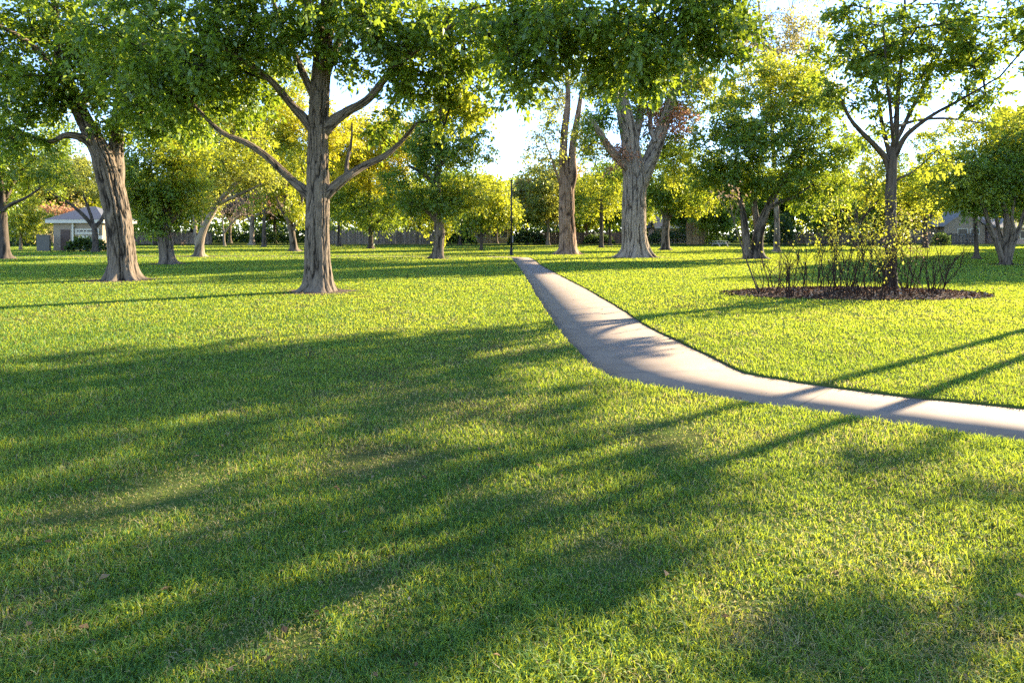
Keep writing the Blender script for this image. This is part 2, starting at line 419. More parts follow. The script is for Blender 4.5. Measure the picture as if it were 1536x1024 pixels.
        for key, L in buckets.items():
            pos = np.vstack([l[0] for l in L]); ax = np.vstack([l[1] for l in L]); ti = np.concatenate([l[2] for l in L])
            keep = pos[:, 2] > .15; pos, ax, ti = pos[keep], ax[keep], ti[keep]
            V, fc, tt = leaves(pos, ax, lsize, rng, ti, wide)
            o = np_mesh('crown' if key == leaf else 'leaf_cluster', loc(V), [fc], LEAF[key], root, attrs={'tint': tt})
            if key != leaf: o['label'] = {'rust':'rust red leaves', 'gold':'golden yellow leaves', 'lime':'yellow green leaves', 'pale':'pale straw coloured leaves', 'olive':'olive leaves','deep':'deep green leaves','green':'green leaves'}.get(key, key+' leaves')
    return root

def pxl(pts, Y):   # pixel limb -> world; pts (px,py,width_px[,dy])
    o = []
    for p in pts:
        dy = p[3] if len(p) > 3 else 0
        w = P(p[0], p[1], Y+dy); o.append((*w, p[2]/2/F*(Y+dy)))
    return o
def pxb(bl, Y):    # pixel blob -> world; (px,py,rx,ry,dy,rdepth_m,n[,leaf])
    o = []
    for b in bl:
        y = Y+b[4]; c = P(b[0], b[1], y); o.append((c, (b[2]/F*y, b[5], b[3]/F*y), b[6]) + tuple(b[7:]))
    return o
BASES = []
def ptree(name, label, bx, by, trunk, limbs=(), blobs=(), **kw):
    Y = CH*F/(by-HY); x = (bx-HX)/F*Y
    tp = pxl(trunk, Y); tp[0] = (tp[0][0], tp[0][1], -.06, tp[0][3])
    BASES.append((x, Y, tp[0][3]))
    return make_tree(name, label, (x, Y), tp, [pxl(l, Y) for l in limbs], pxb(blobs, Y), **kw)

#@@TREES@@
# --- the shade tree left of the middle
ptree('shade_tree', 'straight grey trunked shade tree with wide low limbs left of the path', 478, 437,
  [(477,437,42),(477,415,40),(476,380,37.5),(476,330,36),(477,290,34),(477,250,32),(477,210,31),(478,170,30),(481,120,28),(486,60,26),(493,0,23),(498,-90,18),(503,-200,12),(505,-300,6)],
  [[(474,305,13),(455,285,15),(435,268,12),(400,235,10.5,-.4),(370,215,9,-.7),(335,200,7.5,-1),(310,178,6,-1.2),(285,150,4,-1.5)],
   [(481,303,14),(500,282,16),(522,264,13),(550,247,11,.4),(577,234,9,.6),(600,214,7,.8),(625,185,4.5,1)],
   [(519,268,7),(521,242,6,.3),(527,212,4,.5),(528,185,2.5,.5)],
   [(476,205,13),(458,180,15),(438,158,12),(410,125,10,-.5),(385,104,9,-.8),(350,80,7,-1.3),(300,48,5,-2)],
   [(480,208,15),(498,184,18),(520,168,14),(551,150,12,-.3),(580,115,11,-.6),(612,85,9,-1),(660,50,7,-1.5),(715,10,5,-2)],
   [(478,165,10),(458,118,11),(442,82,9,.8),(420,30,7,1.5),(395,-40,4,2.2)],
   [(486,130,11),(503,75,12),(538,10,10,1.2),(590,-60,7,2.2),(640,-120,4,3)],
   [(493,20,12),(560,-70,14,-1),(680,-130,12,-2.4),(800,-120,10,-3.4),(920,-80,7,-4),(1030,-60,4,-4.4)],
   [(490,60,10),(440,-30,10,-1.5),(360,-90,8,-3),(250,-110,5,-4.5)]],
  [(300,70,160,85,-1,3.2,110),(455,10,170,90,-1,3.4,110),(600,50,130,75,-.5,3,80),(700,70,75,75,0,2.2,46),(690,165,42,40,.8,1.3,11,'lime'),
   (640,135,60,45,.3,1.8,22),(480,-180,300,150,0,5.5,200),(350,130,80,50,.5,2,30),(250,140,70,55,-1,1.8,22),(570,195,60,30,1,1.2,6),
   (830,40,90,62,-3.4,2,44),(950,32,105,66,-3.8,2.2,53),(1065,10,55,66,-4.2,1.6,22),(795,105,36,28,-3.4,1.1,9),(1000,80,70,30,-4,1.2,12),(760,20,60,60,-3,1.8,20),(775,130,22,16,-3.2,.6,3),(905,120,22,16,-3.6,.6,3),(985,122,24,22,-3.8,.6,3),(1080,75,30,36,-4,.8,6),(1110,20,26,30,-4,.8,5),(890,90,60,20,-3.2,1.2,7)],
  leaf='deep', leafn=118, lsize=.150, csize=.62, droop=.32, seed=3, furrow=.024, freq=17, nseg=180, step=.05, flare=.28, pipe=.008, sub=8)

# --- leaning tree on the left
ptree('leaning_tree', 'massive leaning tree with forked rough trunk, largest trunk on the left', 181, 420,
  [(185,421,41),(184,405,39),(183,385,37.5),(180,350,36),(174,310,35),(166,275,35),(158,245,34),(150,225,29),(137,200,25),(124,175,22),(112,150,19),(97,110,16),(85,50,12),(80,-40,7)],
  [[(172,290,24),(174,255,24,.2),(174,225,21,.4),(176,180,18,.6),(190,120,15,.8),(215,60,10,1),(240,-20,6,1)],
   [(148,228,14),(125,208,12,-.4),(100,203,10,-.6),(75,212,7,-.8),(45,205,4,-1)],
   [(118,160,14),(160,100,11,-1.5),(230,60,8,-2.5),(290,40,5,-3)],
   [(98,120,12),(50,70,9,-1.5),(0,40,6,-2.5),(-60,20,4,-3)]],
  [(80,45,165,90,-.5,3.8,140),(225,110,95,80,-.5,3,90),(70,135,95,42,-1,2.4,44),(250,175,62,34,-.8,1.8,26),(100,-120,230,120,0,5,130),(-70,80,90,90,-1,3,40),(35,205,60,28,-.6,1.5,14),(190,185,50,26,.5,1.5,10)],
  leaf='deep', leafn=118, lsize=.165, csize=.70, seed=5, furrow=.040, freq=12, nseg=190, step=.07, flare=.42, pipe=.009, sub=8)

# --- trees in the left middle distance
ptree('edge_tree', 'dark tree cut by the left edge of the photo, beside the park building', 7, 388,
  [(7,389,18),(6,370,15),(4,345,14),(3,320,13),(2,298,12),(0,270,9),(-4,220,6)],
  [[(3,312,8),(14,285,7,.4),(28,262,5,.8),(50,235,3,1)],[(2,318,7),(18,306,6,-.5),(40,296,4,-1),(60,282,3,-1)]],
  [(10,250,70,55,0,3.4,70),(50,200,60,50,.5,3,50),(-30,190,70,80,0,3,40),(70,255,35,28,-.5,2,16)],
  leaf='green', leafn=156, lsize=.17, csize=1.0, seed=7, nseg=24, bark='dark', furrow=.03)
ptree('small_tree', 'small round yellow green tree with pale trunk left of the park building', 31, 375,
  [(31,375,4.5),(31,360,4),(30,345,3.5),(30,330,3)],[],
  [(42,325,32,30,0,2.2,60),(30,345,22,12,0,1.5,14)], leaf='lime', leafn=117, lsize=.2, csize=.9, seed=8, bark='pale', furrow=0, flare=.12, nseg=10)
ptree('forked_tree', 'low forking dark tree standing in front of the park building', 143, 378,
  [(143,378,9),(143,360,8.5),(142,345,8),(140,336,8)],
  [[(141,342,6),(128,326,5.5,-.3),(108,308,4.5,-.6),(88,296,3.5,-1),(70,286,2.4,-1)],
   [(141,340,5),(136,322,4.5,.3),(128,300,3.5,.6),(120,275,2.2,.8)],
   [(142,341,6),(152,330,5.5,.3),(160,312,4.5,.5),(168,290,3,.8)]],
  [(110,255,62,30,0,3,56),(160,262,50,34,0,3,40),(80,275,30,16,-1,2,10)], leaf='olive', leafn=90, lsize=.2, csize=1, seed=9, bark='dark', furrow=.02, flare=.2, nseg=16)
ptree('sturdy_tree', 'stout tree with bright green crown just right of the massive leaning trunk', 251, 396,
  [(252,397,22),(250,380,21),(248,362,21),(246,345,23),(244,328,24),(242,312,14),(236,290,9)],
  [[(240,335,11),(225,322,9,-.3),(208,312,7,-.6),(190,296,4,-1)],[(246,335,13),(254,312,11,.3),(260,285,8,.5),(264,250,5,.5)],[(247,338,9),(266,322,8,.2),(282,300,5,.4),(296,270,3,.6)]],
  [(235,255,50,60,0,3,60),(275,225,50,60,.5,2.6,70,'lime'),(215,295,34,26,-.5,1.8,26,'lime'),(225,330,22,18,-.6,1.2,12),(285,290,30,34,.5,1.6,30,'lime'),(250,180,60,36,.5,2.4,34,'lime')],
  leaf='green', leafn=150, lsize=.16, csize=.85, seed=10, furrow=.03, freq=8, nseg=36, step=.15, flare=.25)
ptree('multi_stem_tree', 'pale multi-stemmed tree whose long limb leans right', 300, 385,
  [(299,386,17),(299,375,14),(300,362,13),(304,348,11),(312,330,10),(325,308,9),(340,290,7.5),(360,268,6),(382,246,4.5),(398,225,3)],
  [[(298,378,8),(294,355,6.5),(292,330,5.5,.4),(290,300,4.5,.6),(284,265,3,1)],[(299,372,6),(303,345,5,.5),(303,315,4,.8),(310,280,3,1)],
   [(325,308,6),(345,298,5,-.4),(368,288,4,-.8),(392,276,2.5,-1)]],
  [(320,240,56,48,0,3.4,80),(365,225,52,48,0,3,64,'lime'),(340,175,60,36,.5,3,40,'lime'),(305,290,40,26,.6,2.4,24),(380,270,30,24,-.6,2,14),(335,195,50,28,.5,3,30)],
  leaf='olive', leafn=135, lsize=.17, csize=.95, seed=11, bark='pale', furrow=.02, flare=.2, nseg=22)
ptree('bare_tree', 'bare pale forked little tree behind the leaning limb', 337, 369,
  [(337,370,4),(336,360,3.5),(336,348,3)],[[(336,350,3),(345,338,2.6),(354,328,2),(364,316,1.4)],[(336,352,2.4),(334,335,2),(333,318,1.4)],[(345,338,2),(352,318,1.5),(356,300,1)]],
  [(350,312,30,20,0,3,26)], leaf='dusk', leafn=24, lsize=.22, csize=1.2, seed=12, bark='pale', furrow=0, flare=.1, nseg=10, sub=9)
ptree('autumn_tree', 'tree with rusty pink top and tan trunk far behind the lawn', 378, 367,
  [(378,367,9),(378,355,7.5),(378,340,7),(379,325,5.5),(381,308,4)],[[(378,332,4),(390,318,3.4),(402,302,2)],[(378,335,4),(366,318,3),(356,300,2)]],
  [(385,300,42,26,0,4,50),(405,290,26,20,0,3,26,'rust'),(360,308,24,20,0,3,16)], leaf='dusk', leafn=70, lsize=.27, csize=1.3, seed=13, bark='pale', furrow=.02, flare=.2, nseg=14)
ptree('slender_tree', 'yellow green tree close on the left of the central grey trunk', 441, 377,
  [(441,377,14),(440,365,11),(438,350,10),(434,330,9),(430,305,7),(428,270,5)],[[(438,348,7),(446,330,6),(452,305,4.5),(455,270,3)],[(437,340,5),(424,318,4),(412,290,3)]],
  [(425,245,48,60,0,4,100),(400,285,34,34,0,3,30),(440,180,60,46,0,3.8,70,'gold'),(395,205,44,44,.5,3.4,50),(500,200,40,50,1,3.4,44,'gold'),(430,120,70,36,.5,4,40),(455,310,22,28,0,2,16)], leaf='lime', leafn=150, lsize=.2, csize=1.05, seed=14, bark='grey', furrow=.03, flare=.25, nseg=20)
ptree('golden_tree', 'golden yellow crowned tree behind the right limb of the central trunk', 556, 373,
  [(556,374,8.5),(556,362,7.5),(556,350,7),(555,330,6.5),(554,300,5.5),(554,260,4)],[[(556,345,5),(572,328,4),(592,305,3)],[(555,340,5),(538,322,4),(520,300,3)]],
  [(550,240,66,56,0,5,150,'gold'),(605,222,48,40,0,4,70,'gold'),(560,185,50,24,0,4,34,'gold'),(515,230,36,50,0,4,50,'gold'),(555,320,62,24,0,4.5,56),(520,300,32,28,0,3.6,30),(610,290,30,22,0,3,20,'lime')],
  leaf='green', leafn=142, lsize=.26, csize=1.3, seed=15, bark='dark', furrow=.03, flare=.25, nseg=16)
ptree('tall_tree', 'tall narrow green tree with thick flared trunk left of the lamp pole', 656, 388,
  [(656,389,17),(657,378,17),(658,365,16.5),(659,350,17),(658,335,15),(657,315,13),(656,290,12),(656,260,11),(657,230,10),(658,190,8),(660,150,6),(662,115,3)],
  [[(657,335,9),(645,320,7),(625,308,5.5,-.5),(600,302,3.5,-1)],[(657,330,7),(668,312,6),(685,296,4.5,.5),(705,280,3,1)],[(656,280,7),(636,262,5.5,-.4),(612,248,3.5,-.8)],[(657,250,7),(680,232,5.5,.4),(706,210,4,.8),(730,195,2.5,1)],[(657,220,6),(640,195,5,.5),(622,170,3,1)]],
  [(655,300,62,26,0,3,50),(615,285,44,34,-.5,2.5,34),(660,225,58,46,0,3,70),(705,215,40,42,.8,2.2,30),(680,160,42,30,0,2.2,24),(700,290,34,30,.6,2,22,'lime'),(640,180,34,30,0,2,18),(655,345,24,10,.4,1.2,5,'lime')],
  leaf='green', leafn=143, lsize=.18, csize=.95, seed=16, bark='grey', furrow=.03, freq=7, flare=.35, nseg=30, step=.15)
ptree('young_tree', 'small lime leaved tree left of the lamp pole', 722, 375,
  [(722,376,5),(722,366,4.3),(722,356,4),(722,340,3.5),(723,320,3)],[[(722,357,3),(734,343,2.4),(744,328,1.6)],[(722,358,3),(710,345,2.2),(700,332,1.5)]],
  [(730,295,48,34,0,4.2,90),(715,330,34,18,0,3,26,'green'),(755,320,32,24,0,3,30)], leaf='lime', leafn=125, lsize=.25, csize=1.2, seed=17, bark='dark', furrow=0, flare=.15, nseg=12)

# --- middle and right
ptree('twin_leader_tree', 'reddish brown trunk splitting into two tall leaders beside the path end', 852, 381,
  [(852,382,27),(852,370,26),(851,350,25),(850,325,24),(850,300,23),(849,280,23),(847,262,16),(845,235,14),(846,205,12),(849,180,11),(852,150,8),(850,100,5)],
  [[(852,285,18),(858,262,16),(858,235,12,.3),(861,205,10.5,.5),(866,178,9,.6),(872,140,6,.8),(880,90,4,1)],[(849,300,6),(838,270,4,-.5),(826,235,3,-1),(818,215,2,-1)]],
  [(850,110,60,34,0,3,34,'olive'),(815,220,26,40,-.8,2,18,'olive'),(880,230,20,24,1,1.6,9),(885,120,40,36,1,2.4,20),(828,185,18,20,-1,1.4,9,'lime'),(880,185,26,40,1.5,2,16),(835,150,36,26,1,2,16,'olive'),(800,150,26,24,1.5,2,10)],
  leaf='green', leafn=90, lsize=.19, csize=1.0, seed=18, bark='red', furrow=.05, freq=6.5, flare=.4, nseg=90, step=.15)
ptree('cottonwood', 'huge pale furrowed trunk with three rising limbs right of the path', 953, 386,
  [(953,387,38),(953,376,37),(952,360,36),(951,340,35.5),(951,318,35),(951,295,35),(952,270,35),(950,250,32),(947,228,28),(943,200,26),(937,170,24),(931,140,19),(928,110,14),(922,60,9)],
  [[(958,285,22),(966,262,24,.2),(977,235,23,.4),(989,205,20,.6),(1002,165,16,.8),(1012,130,12,1),(1022,90,8,1.2)],
   [(949,262,14),(932,242,14,-.5),(914,222,12,-1),(900,200,9,-1.5),(885,175,6,-2)],
   [(952,210,14),(958,185,12,1),(963,155,10,1.5),(970,120,6,2)],
   [(983,215,8),(975,185,7,1),(985,150,5,1.6),(1000,120,3,2)]],
  [(900,175,34,30,-1.4,2,18),(980,150,50,40,1,3,30),(930,100,70,40,0,3.6,44),(1020,110,44,44,1,3,34,'olive'),(985,165,30,34,1.4,2.2,16,'rust'),(1012,180,22,24,1,1.6,10,'rust'),(925,235,16,22,-1,1.2,6,'rust'),(1010,215,26,26,1.6,2,12),(960,200,18,30,1.6,1.4,7),(1030,170,34,40,2,2,22,'olive'),(1015,250,30,26,2.4,2,16,'lime'),(900,215,24,24,1,1.6,9),(905,130,36,26,0,2,18),(885,205,26,34,2.5,2,16,'olive'),(960,140,36,30,2.4,2,18,'lime'),(1040,110,40,40,2,2.4,22),(1060,150,36,34,3,2.4,18,'lime')],
  leaf='green', leafn=112, lsize=.19, csize=1.0, seed=19, bark='cott', furrow=.055, freq=8.5, flare=.75, nseg=170, step=.11, roots=7)
ptree('grove_tree', 'spreading green tree right behind the huge furrowed trunk', 998, 375,
  [(998,375,14),(998,362,12.5),(998,348,12),(999,335,11),(1000,322,9)],[[(999,335,7),(1010,318,6),(1028,300,4.5),(1045,288,3)],[(999,332,6),(992,315,5),(982,298,3.5)],[(1000,328,6),(1004,305,5),(1012,280,3)]],
  [(1010,280,54,34,0,4.4,90),(985,300,28,24,0,3,26),(1045,300,28,20,0,3,22,'lime'),(1000,240,44,26,1,4,44,'deep')], leaf='green', leafn=123, lsize=.24, csize=1.2, seed=20, bark='grey', furrow=.03, flare=.2, nseg=18)
ptree('dense_tree', 'dense dark round crowned tree on several stems left of the mulch bed', 1128, 388,
  [(1137,389,21),(1136,378,18),(1136,365,17),(1138,350,16),(1142,335,14),(1150,315,11),(1160,295,10),(1172,275,7),(1185,250,4)],
  [[(1121,388.5,15),(1120,370,13),(1118,350,12),(1116,330,10.5),(1112,308,8,.4),(1106,280,5,.8)],[(1138,352,11),(1135,332,10,.4),(1132,305,8,.6),(1136,275,5,1)],[(1150,315,7),(1168,305,6,-.4),(1190,295,5,-.8),(1215,280,3,-1)]],
  [(1130,200,92,70,0,4.2,170),(1210,190,66,70,0,3.6,100),(1090,235,55,55,-.4,3,60),(1170,262,95,32,0,3.4,60),(1245,240,42,45,.5,2.6,34,'deep'),(1075,270,46,42,0,2.6,40),(1225,295,62,26,.4,2.6,36,'deep'),(1150,112,70,26,.5,3,36,'lime'),(1165,135,80,36,0,3.6,60,'lime'),(1110,285,46,20,.3,2.6,20)],
  leaf='green', leafn=105, lsize=.19, csize=.85, seed=21, bark='grey', furrow=.035, freq=6, flare=.3, nseg=30, step=.15, pipe=.01)
ptree('airy_tree', 'open airy tree with fine upswept branches rising behind the mulch bed', 1337, 435,
  [(1336,436,20),(1336,418,17.5),(1336,400,17),(1336,380,16.5),(1336,355,16),(1336,330,16),(1336,300,16),(1337,270,16),(1338,245,15.5),(1340,228,13),(1344,200,9),(1346,160,7),(1350,110,5.5),(1356,40,4),(1358,-90,3.2),(1352,-260,1.8)],
  [[(1336,262,9),(1328,238,9.5),(1312,218,8,-.3),(1292,198,7,-.6),(1275,178,5.5,-.9),(1262,150,4,-1.2)],
   [(1338,245,8),(1330,215,7,.4),(1322,180,6,.7),(1316,140,5,1),(1300,80,3.5,1.4),(1290,10,2,1.6)],
   [(1340,240,9),(1356,208,7.5,-.3),(1372,192,6.5,-.6),(1400,172,5.5,-1),(1440,150,4,-1.4),(1500,115,2.5,-2)],
   [(1343,215,7),(1365,170,6,.6),(1390,120,5,1),(1420,60,3.5,1.4),(1450,-20,2,1.8)],
   [(1341,225,6),(1336,170,5,-.6),(1330,110,4,-1.1),(1325,40,2.5,-1.5)],
   [(1345,190,5),(1380,180,4.5,.9),(1425,178,3.5,1.8),(1475,185,2.2,2.6)],
   [(1337,280,4),(1348,268,3.5),(1362,262,2.5),(1380,250,1.6)]],
  [(1300,100,60,55,-.4,2.2,30),(1350,40,80,60,0,2.6,36),(1400,90,60,55,.4,2.2,24),(1450,60,60,60,-.6,2.4,24),(1270,50,45,50,-.4,1.8,17),(1500,70,50,60,-1.2,2,18),(1350,130,60,40,.4,1.8,15),(1350,-130,190,130,0,4.2,62),(1330,-330,150,110,0,3.2,26),(1500,-60,90,80,-1,3,20),(1600,-60,80,120,-.5,2.4,26),(1260,150,34,22,-1,1.2,7),(1440,150,46,20,-1,1.4,8),(1320,190,40,24,.4,1,4),(1390,240,24,16,.6,.8,3,'lime')],
  leaf='green', leafn=98, lsize=.125, csize=.5, seed=22, bark='dark', furrow=.012, freq=14, flare=.2, nseg=32, step=.12, pipe=.010, sub=7)
ptree('slim_trunk_tree', 'slim dark trunk standing before the house on the right', 1465, 388,
  [(1465,389,9),(1465,378,6.5),(1464,360,6),(1463,340,5.5),(1462,315,5),(1461,285,4)],[[(1463,330,3),(1450,310,2.5),(1436,290,1.6)]],
  [(1450,265,50,34,0,3,60),(1420,290,24,20,0,2,16)], leaf='lime', leafn=118, lsize=.18, csize=.95, seed=23, bark='dark', furrow=.015, flare=.3, nseg=16)
ptree('vase_tree', 'vase shaped many-stemmed tree at the right edge', 1508, 397,
  [(1509,398,15),(1509,385,13),(1510,370,12),(1511,350,11),(1510,330,9),(1504,300,7),(1502,270,4)],
  [[(1504,394,8),(1498,372,7,-.15),(1488,345,6,-.3),(1477,315,5,-.5),(1465,290,3,-.8)],[(1506,392,7),(1503,365,6,.2),(1498,345,5.5,.4),(1494,325,5,.6),(1488,295,3,.8)],[(1513,394,8),(1519,370,7,.2),(1529,342,6,.3),(1540,310,5,.5),(1555,285,3,.8)],[(1511,393,7),(1516,368,6,-.2),(1521,348,5.5,-.4),(1518,325,5,-.6),(1522,295,3,-.8)],[(1504,393,6),(1492,362,5,.6),(1484,345,4.5,.8),(1480,330,4,1.2),(1472,305,3,1.5)]],
  [(1490,250,72,58,0,3,110),(1540,245,60,60,0,3,60,'lime'),(1440,280,40,30,-.4,2,30,'lime'),(1500,190,60,34,.4,2.6,34,'lime'),(1470,310,34,18,-.4,1.4,12)],
  leaf='green', leafn=132, lsize=.15, csize=.85, seed=24, bark='grey', furrow=.025, freq=8, flare=.2, nseg=26, step=.15)
ptree('sapling', 'thin bare stemmed sapling at the left end of the mulch bed', 1140, 441,
  [(1140,441,2.6),(1127,410,2.3),(1116,380,2),(1106,350,1.8),(1099,325,1.5),(1094,300,1)],[[(1101,332,1.2),(1106,312,1),(1116,296,.7)],[(1099,325,1.2),(1086,308,.9),(1076,298,.6)]],
  [(1094,296,24,14,0,.4,8)], leaf='dusk', leafn=9, lsize=.08, csize=.3, seed=25, bark='dark', furrow=0, flare=.05, nseg=8, pipe=.004)
#@@END@@
ptree('lime_tree', 'lime green tree behind the mulch bed, between the dense tree and the open airy trunk', 1284, 372,
  [(1284,372,7),(1284,355,6),(1284,335,5.5),(1285,310,4.5)],[[(1284,340,4),(1300,320,3.5),(1318,300,2.5)],[(1284,342,4),(1268,322,3.2),(1250,305,2)]],
  [(1285,262,62,42,0,4.5,90),(1240,290,36,26,0,3,26,'olive'),(1330,285,36,28,0,3,30),(1290,215,50,28,0,3.6,34,'green')], leaf='lime', leafn=95, lsize=.25, csize=1.1, seed=33, bark='dark', furrow=.02, flare=.2, nseg=14)
ptree('round_tree', 'rounded green tree behind the open airy trunk, left of the beige house', 1388, 372,
  [(1388,372,8),(1388,355,7),(1388,335,6),(1388,300,5)],[[(1388,335,4.5),(1404,315,3.5),(1420,298,2)],[(1388,338,4.5),(1372,318,3.5),(1356,302,2)]],
  [(1388,245,54,46,0,4.4,90),(1362,300,34,24,0,3,30,'lime'),(1425,275,30,24,0,3,24,'lime'),(1410,205,36,24,0,3,24,'lime')], leaf='green', leafn=95, lsize=.25, csize=1.1, seed=34, bark='dark', furrow=.02, flare=.2, nseg=14)
ptree('leafy_tree', 'bright tree seen between the stout tree and the central trunk, above the multi-stemmed tree', 396, 370.5,
  [(396,370.5,7),(396,350,6),(396,320,5),(397,280,4)],[],
  [(395,215,60,60,0,5,110),(350,180,44,40,0,4,50,'green'),(430,160,44,50,0,4,50),(330,240,34,34,0,3.4,30,'green')], leaf='lime', leafn=95, lsize=.27, csize=1.25, seed=35, bark='dark', furrow=.02, flare=.2, nseg=12)
ptree('green_tree', 'green tree behind the twin leader trunk and the huge furrowed trunk', 902, 371.5,
  [(902,372,7),(902,350,6),(902,325,5),(902,300,4)],[],
  [(900,290,50,36,0,4,70),(925,265,34,30,0,3.4,34,'green'),(875,310,30,24,0,3,24,'green')], leaf='lime', leafn=95, lsize=.26, csize=1.2, seed=36, bark='dark', furrow=.02, flare=.2, nseg=12)
#@@BACK@@
ptree('pale_poplar', 'very tall thin straw coloured tree rising behind the dense dark round tree', 1165, 378,
  [(1165,378,10),(1165,330,8),(1162,260,7),(1158,190,5.5),(1150,110,4),(1140,30,3),(1135,-60,1.5)],
  [[(1160,240,4.5),(1185,180,3.6),(1205,110,2.6,1),(1220,40,1.6,2)],[(1158,190,3.6),(1130,130,2.8,0),(1105,70,2,-1),(1090,10,1.2,-2)],[(1152,130,3),(1175,70,2.2,2),(1190,0,1.4,3)]],
  [(1160,60,90,66,0,4.5,90,'pale'),(1200,130,60,30,0,3,30,'pale'),(1110,40,45,55,0,3,26),(1215,60,40,60,0,3,26),(1150,-60,90,70,0,5,40),(1250,100,34,36,1,2.4,14,'lime'),(1090,130,32,34,0,2.6,14,'lime')],
  leaf='olive', leafn=64, lsize=.26, csize=1.45, seed=31, bark='pale', furrow=.02, nseg=16, pipe=.012, droop=.5)
ptree('rust_topped_tree', 'little rust coloured tree peeping over the park building roof', 88, 371.5,
  [(88,371,4),(88,350,3.5),(88,325,3)],[],[(86,316,18,8,0,2,16,'rust'),(80,330,20,16,0,2.6,26)], leaf='pale', leafn=60, lsize=.28, csize=1.3, seed=32, bark='pale', furrow=0, nseg=10)

def children(o): return [c for c in bpy.data.objects if c.parent is o]
def copy_tree(src, name, loc, rz, s, label, group):
    r = src.copy(); COL.objects.link(r); r.location = loc; r.rotation_euler = (0, 0, rz); r.scale = s
    r['label'] = label; r['group'] = group
    for c in children(src):
        k = c.copy(); COL.objects.link(k); k.parent = r
    return r
def proto(name, key, seed, H, R_, n, leafn, bark, pos, label, extra=(), shape=1.0):
    x, y = pos
    tr = [(x, y, -.06, .26), (x, y, 1.2, .2), (x+.1, y, H*.3, .17), (x+.2, y+.1, H*.55, .12), (x+.1, y, H*.85, .05)]
    lim = []
    rr = random.Random(seed)
    for i in range(4):
        a = i*1.57+rr.random(); z = H*rr.uniform(.2, .34); r = R_*rr.uniform(.5, .75)
        lim.append([(x, y, z, .12), (x+math.cos(a)*r*.45, y+math.sin(a)*r*.45, z+H*.14, .09), (x+math.cos(a)*r, y+math.sin(a)*r, z+H*.3, .05)])
    bl = [((x, y, H*.6), (R_*.85, R_*.85, H*.36*shape), n)]
    for i in range(5):
        a = rr.random()*6.28
        bl.append(((x+math.cos(a)*R_*.6, y+math.sin(a)*R_*.6, H*rr.uniform(.35, .8)), (R_*.42, R_*.42, H*.16), n//5)+((extra[i % len(extra)],) if extra and i % 2 == 0 else ()))
    return make_tree(name, label, pos, tr, lim, bl, leaf=key, leafn=leafn, lsize=.33, csize=1.35, seed=seed, bark=bark, furrow=.02, nseg=12, step=.5, flare=.3, sub=6, twigs=False, group='trees along the far edge of the park')
BGL = [ # px, metres, size, kind, label
 (-60,96,1.0,0,'green tree of the far row, left of every other tree'),
 (58,118,1.35,3,'airy olive tree behind the small round tree by the park building'),
 (108,125,1.2,1,'yellow green tree showing above the park building roof'),
 (196,104,1.0,1,'lime tree between the massive leaning trunk and the stout tree'),
 (232,112,1.0,0,'green tree behind the stout bright crowned tree'),
 (288,118,1.3,2,'dark tree behind the pale multi-stemmed tree'),
 (345,128,1.3,3,'airy olive tree behind the bare pale forked tree'),
 (412,124,1.3,2,'dark tree behind the slender yellow green tree'),
 (470,120,1.4,1,'lime tree hidden mostly by the central grey trunk'),
 (508,98,1.1,0,'green tree just right of the central grey trunk, far back'),
 (592,116,.95,3,'airy olive tree behind the weathered board fence'),
 (628,124,.95,0,'green tree behind the tall narrow tree, on its left'),
 (690,106,.9,2,'dark tree behind the small lime tree, on its left'),
 (745,122,.95,1,'lime tree directly behind the lamp pole'),
 (790,112,.95,0,'green tree right of the lamp pole, under the open sky'),
 (822,104,1.1,3,'airy olive tree left of the twin leader trunk'),
 (880,116,1.0,1,'lime tree between the two big trunks'),
 (915,98,1.05,2,'dark tree behind the left side of the huge furrowed trunk'),
 (940,128,1.0,0,'green tree behind the huge furrowed trunk'),
 (1032,116,1.0,2,'dark tree behind the spreading tree of the grove'),
 (1075,102,.8,1,'lime tree behind the picnic table'),
 (1120,124,1.1,0,'green tree behind the dense dark round tree, on its left'),
 (1178,112,.95,2,'dark tree behind the right stems of the dense tree'),
 (1222,118,1.15,1,'lime tree behind the left half of the mulch bed'),
 (1262,104,.8,1,'smaller lime tree behind the middle of the mulch bed'),
 (1298,122,1.1,3,'airy olive tree behind the mulch bed, left of the open airy trunk'),
 (1362,112,1.05,1,'lime tree right of the open airy trunk, before the house'),
 (1398,134,1.4,0,'green tree rising behind the beige house'),
 (1450,140,1.2,3,'airy olive tree rising behind the house roof'),
 (1512,132,1.0,1,'lime tree behind the vase shaped tree'),
 (1570,112,1.0,0,'green tree of the far row, right of every other tree'),
]
kinds = [('green',41,13.0,5.4,150,110,'grey','far_tree',('lime',)),('lime',42,12.5,5.2,150,110,'grey','far_tree',('green',)),('deep',43,13,5.0,150,110,'dark','far_tree',('green',)),('olive',44,14,5.4,120,90,'pale','far_tree',('pale','lime'))]
first = {}
rr = random.Random(4)
for px, Y, s, k, lab in BGL:
    x = (px-HX)/F*Y
    if k not in first:
        key, seed, H, Rr, n, ln, bk, nm, ex = kinds[k]
        t = proto(nm, key, seed, H, Rr, n, ln, bk, (x, Y), lab, ex); first[k] = t
        t.scale = (s, s, s); t.rotation_euler = (0, 0, rr.random()*6.28)
    else:
        copy_tree(first[k], 'far_tree', (x, Y, 0), rr.random()*6.28, (s*rr.uniform(.9, 1.15), s*rr.uniform(.9, 1.15), s*rr.uniform(.92, 1.08)), lab, 'trees along the far edge of the park')

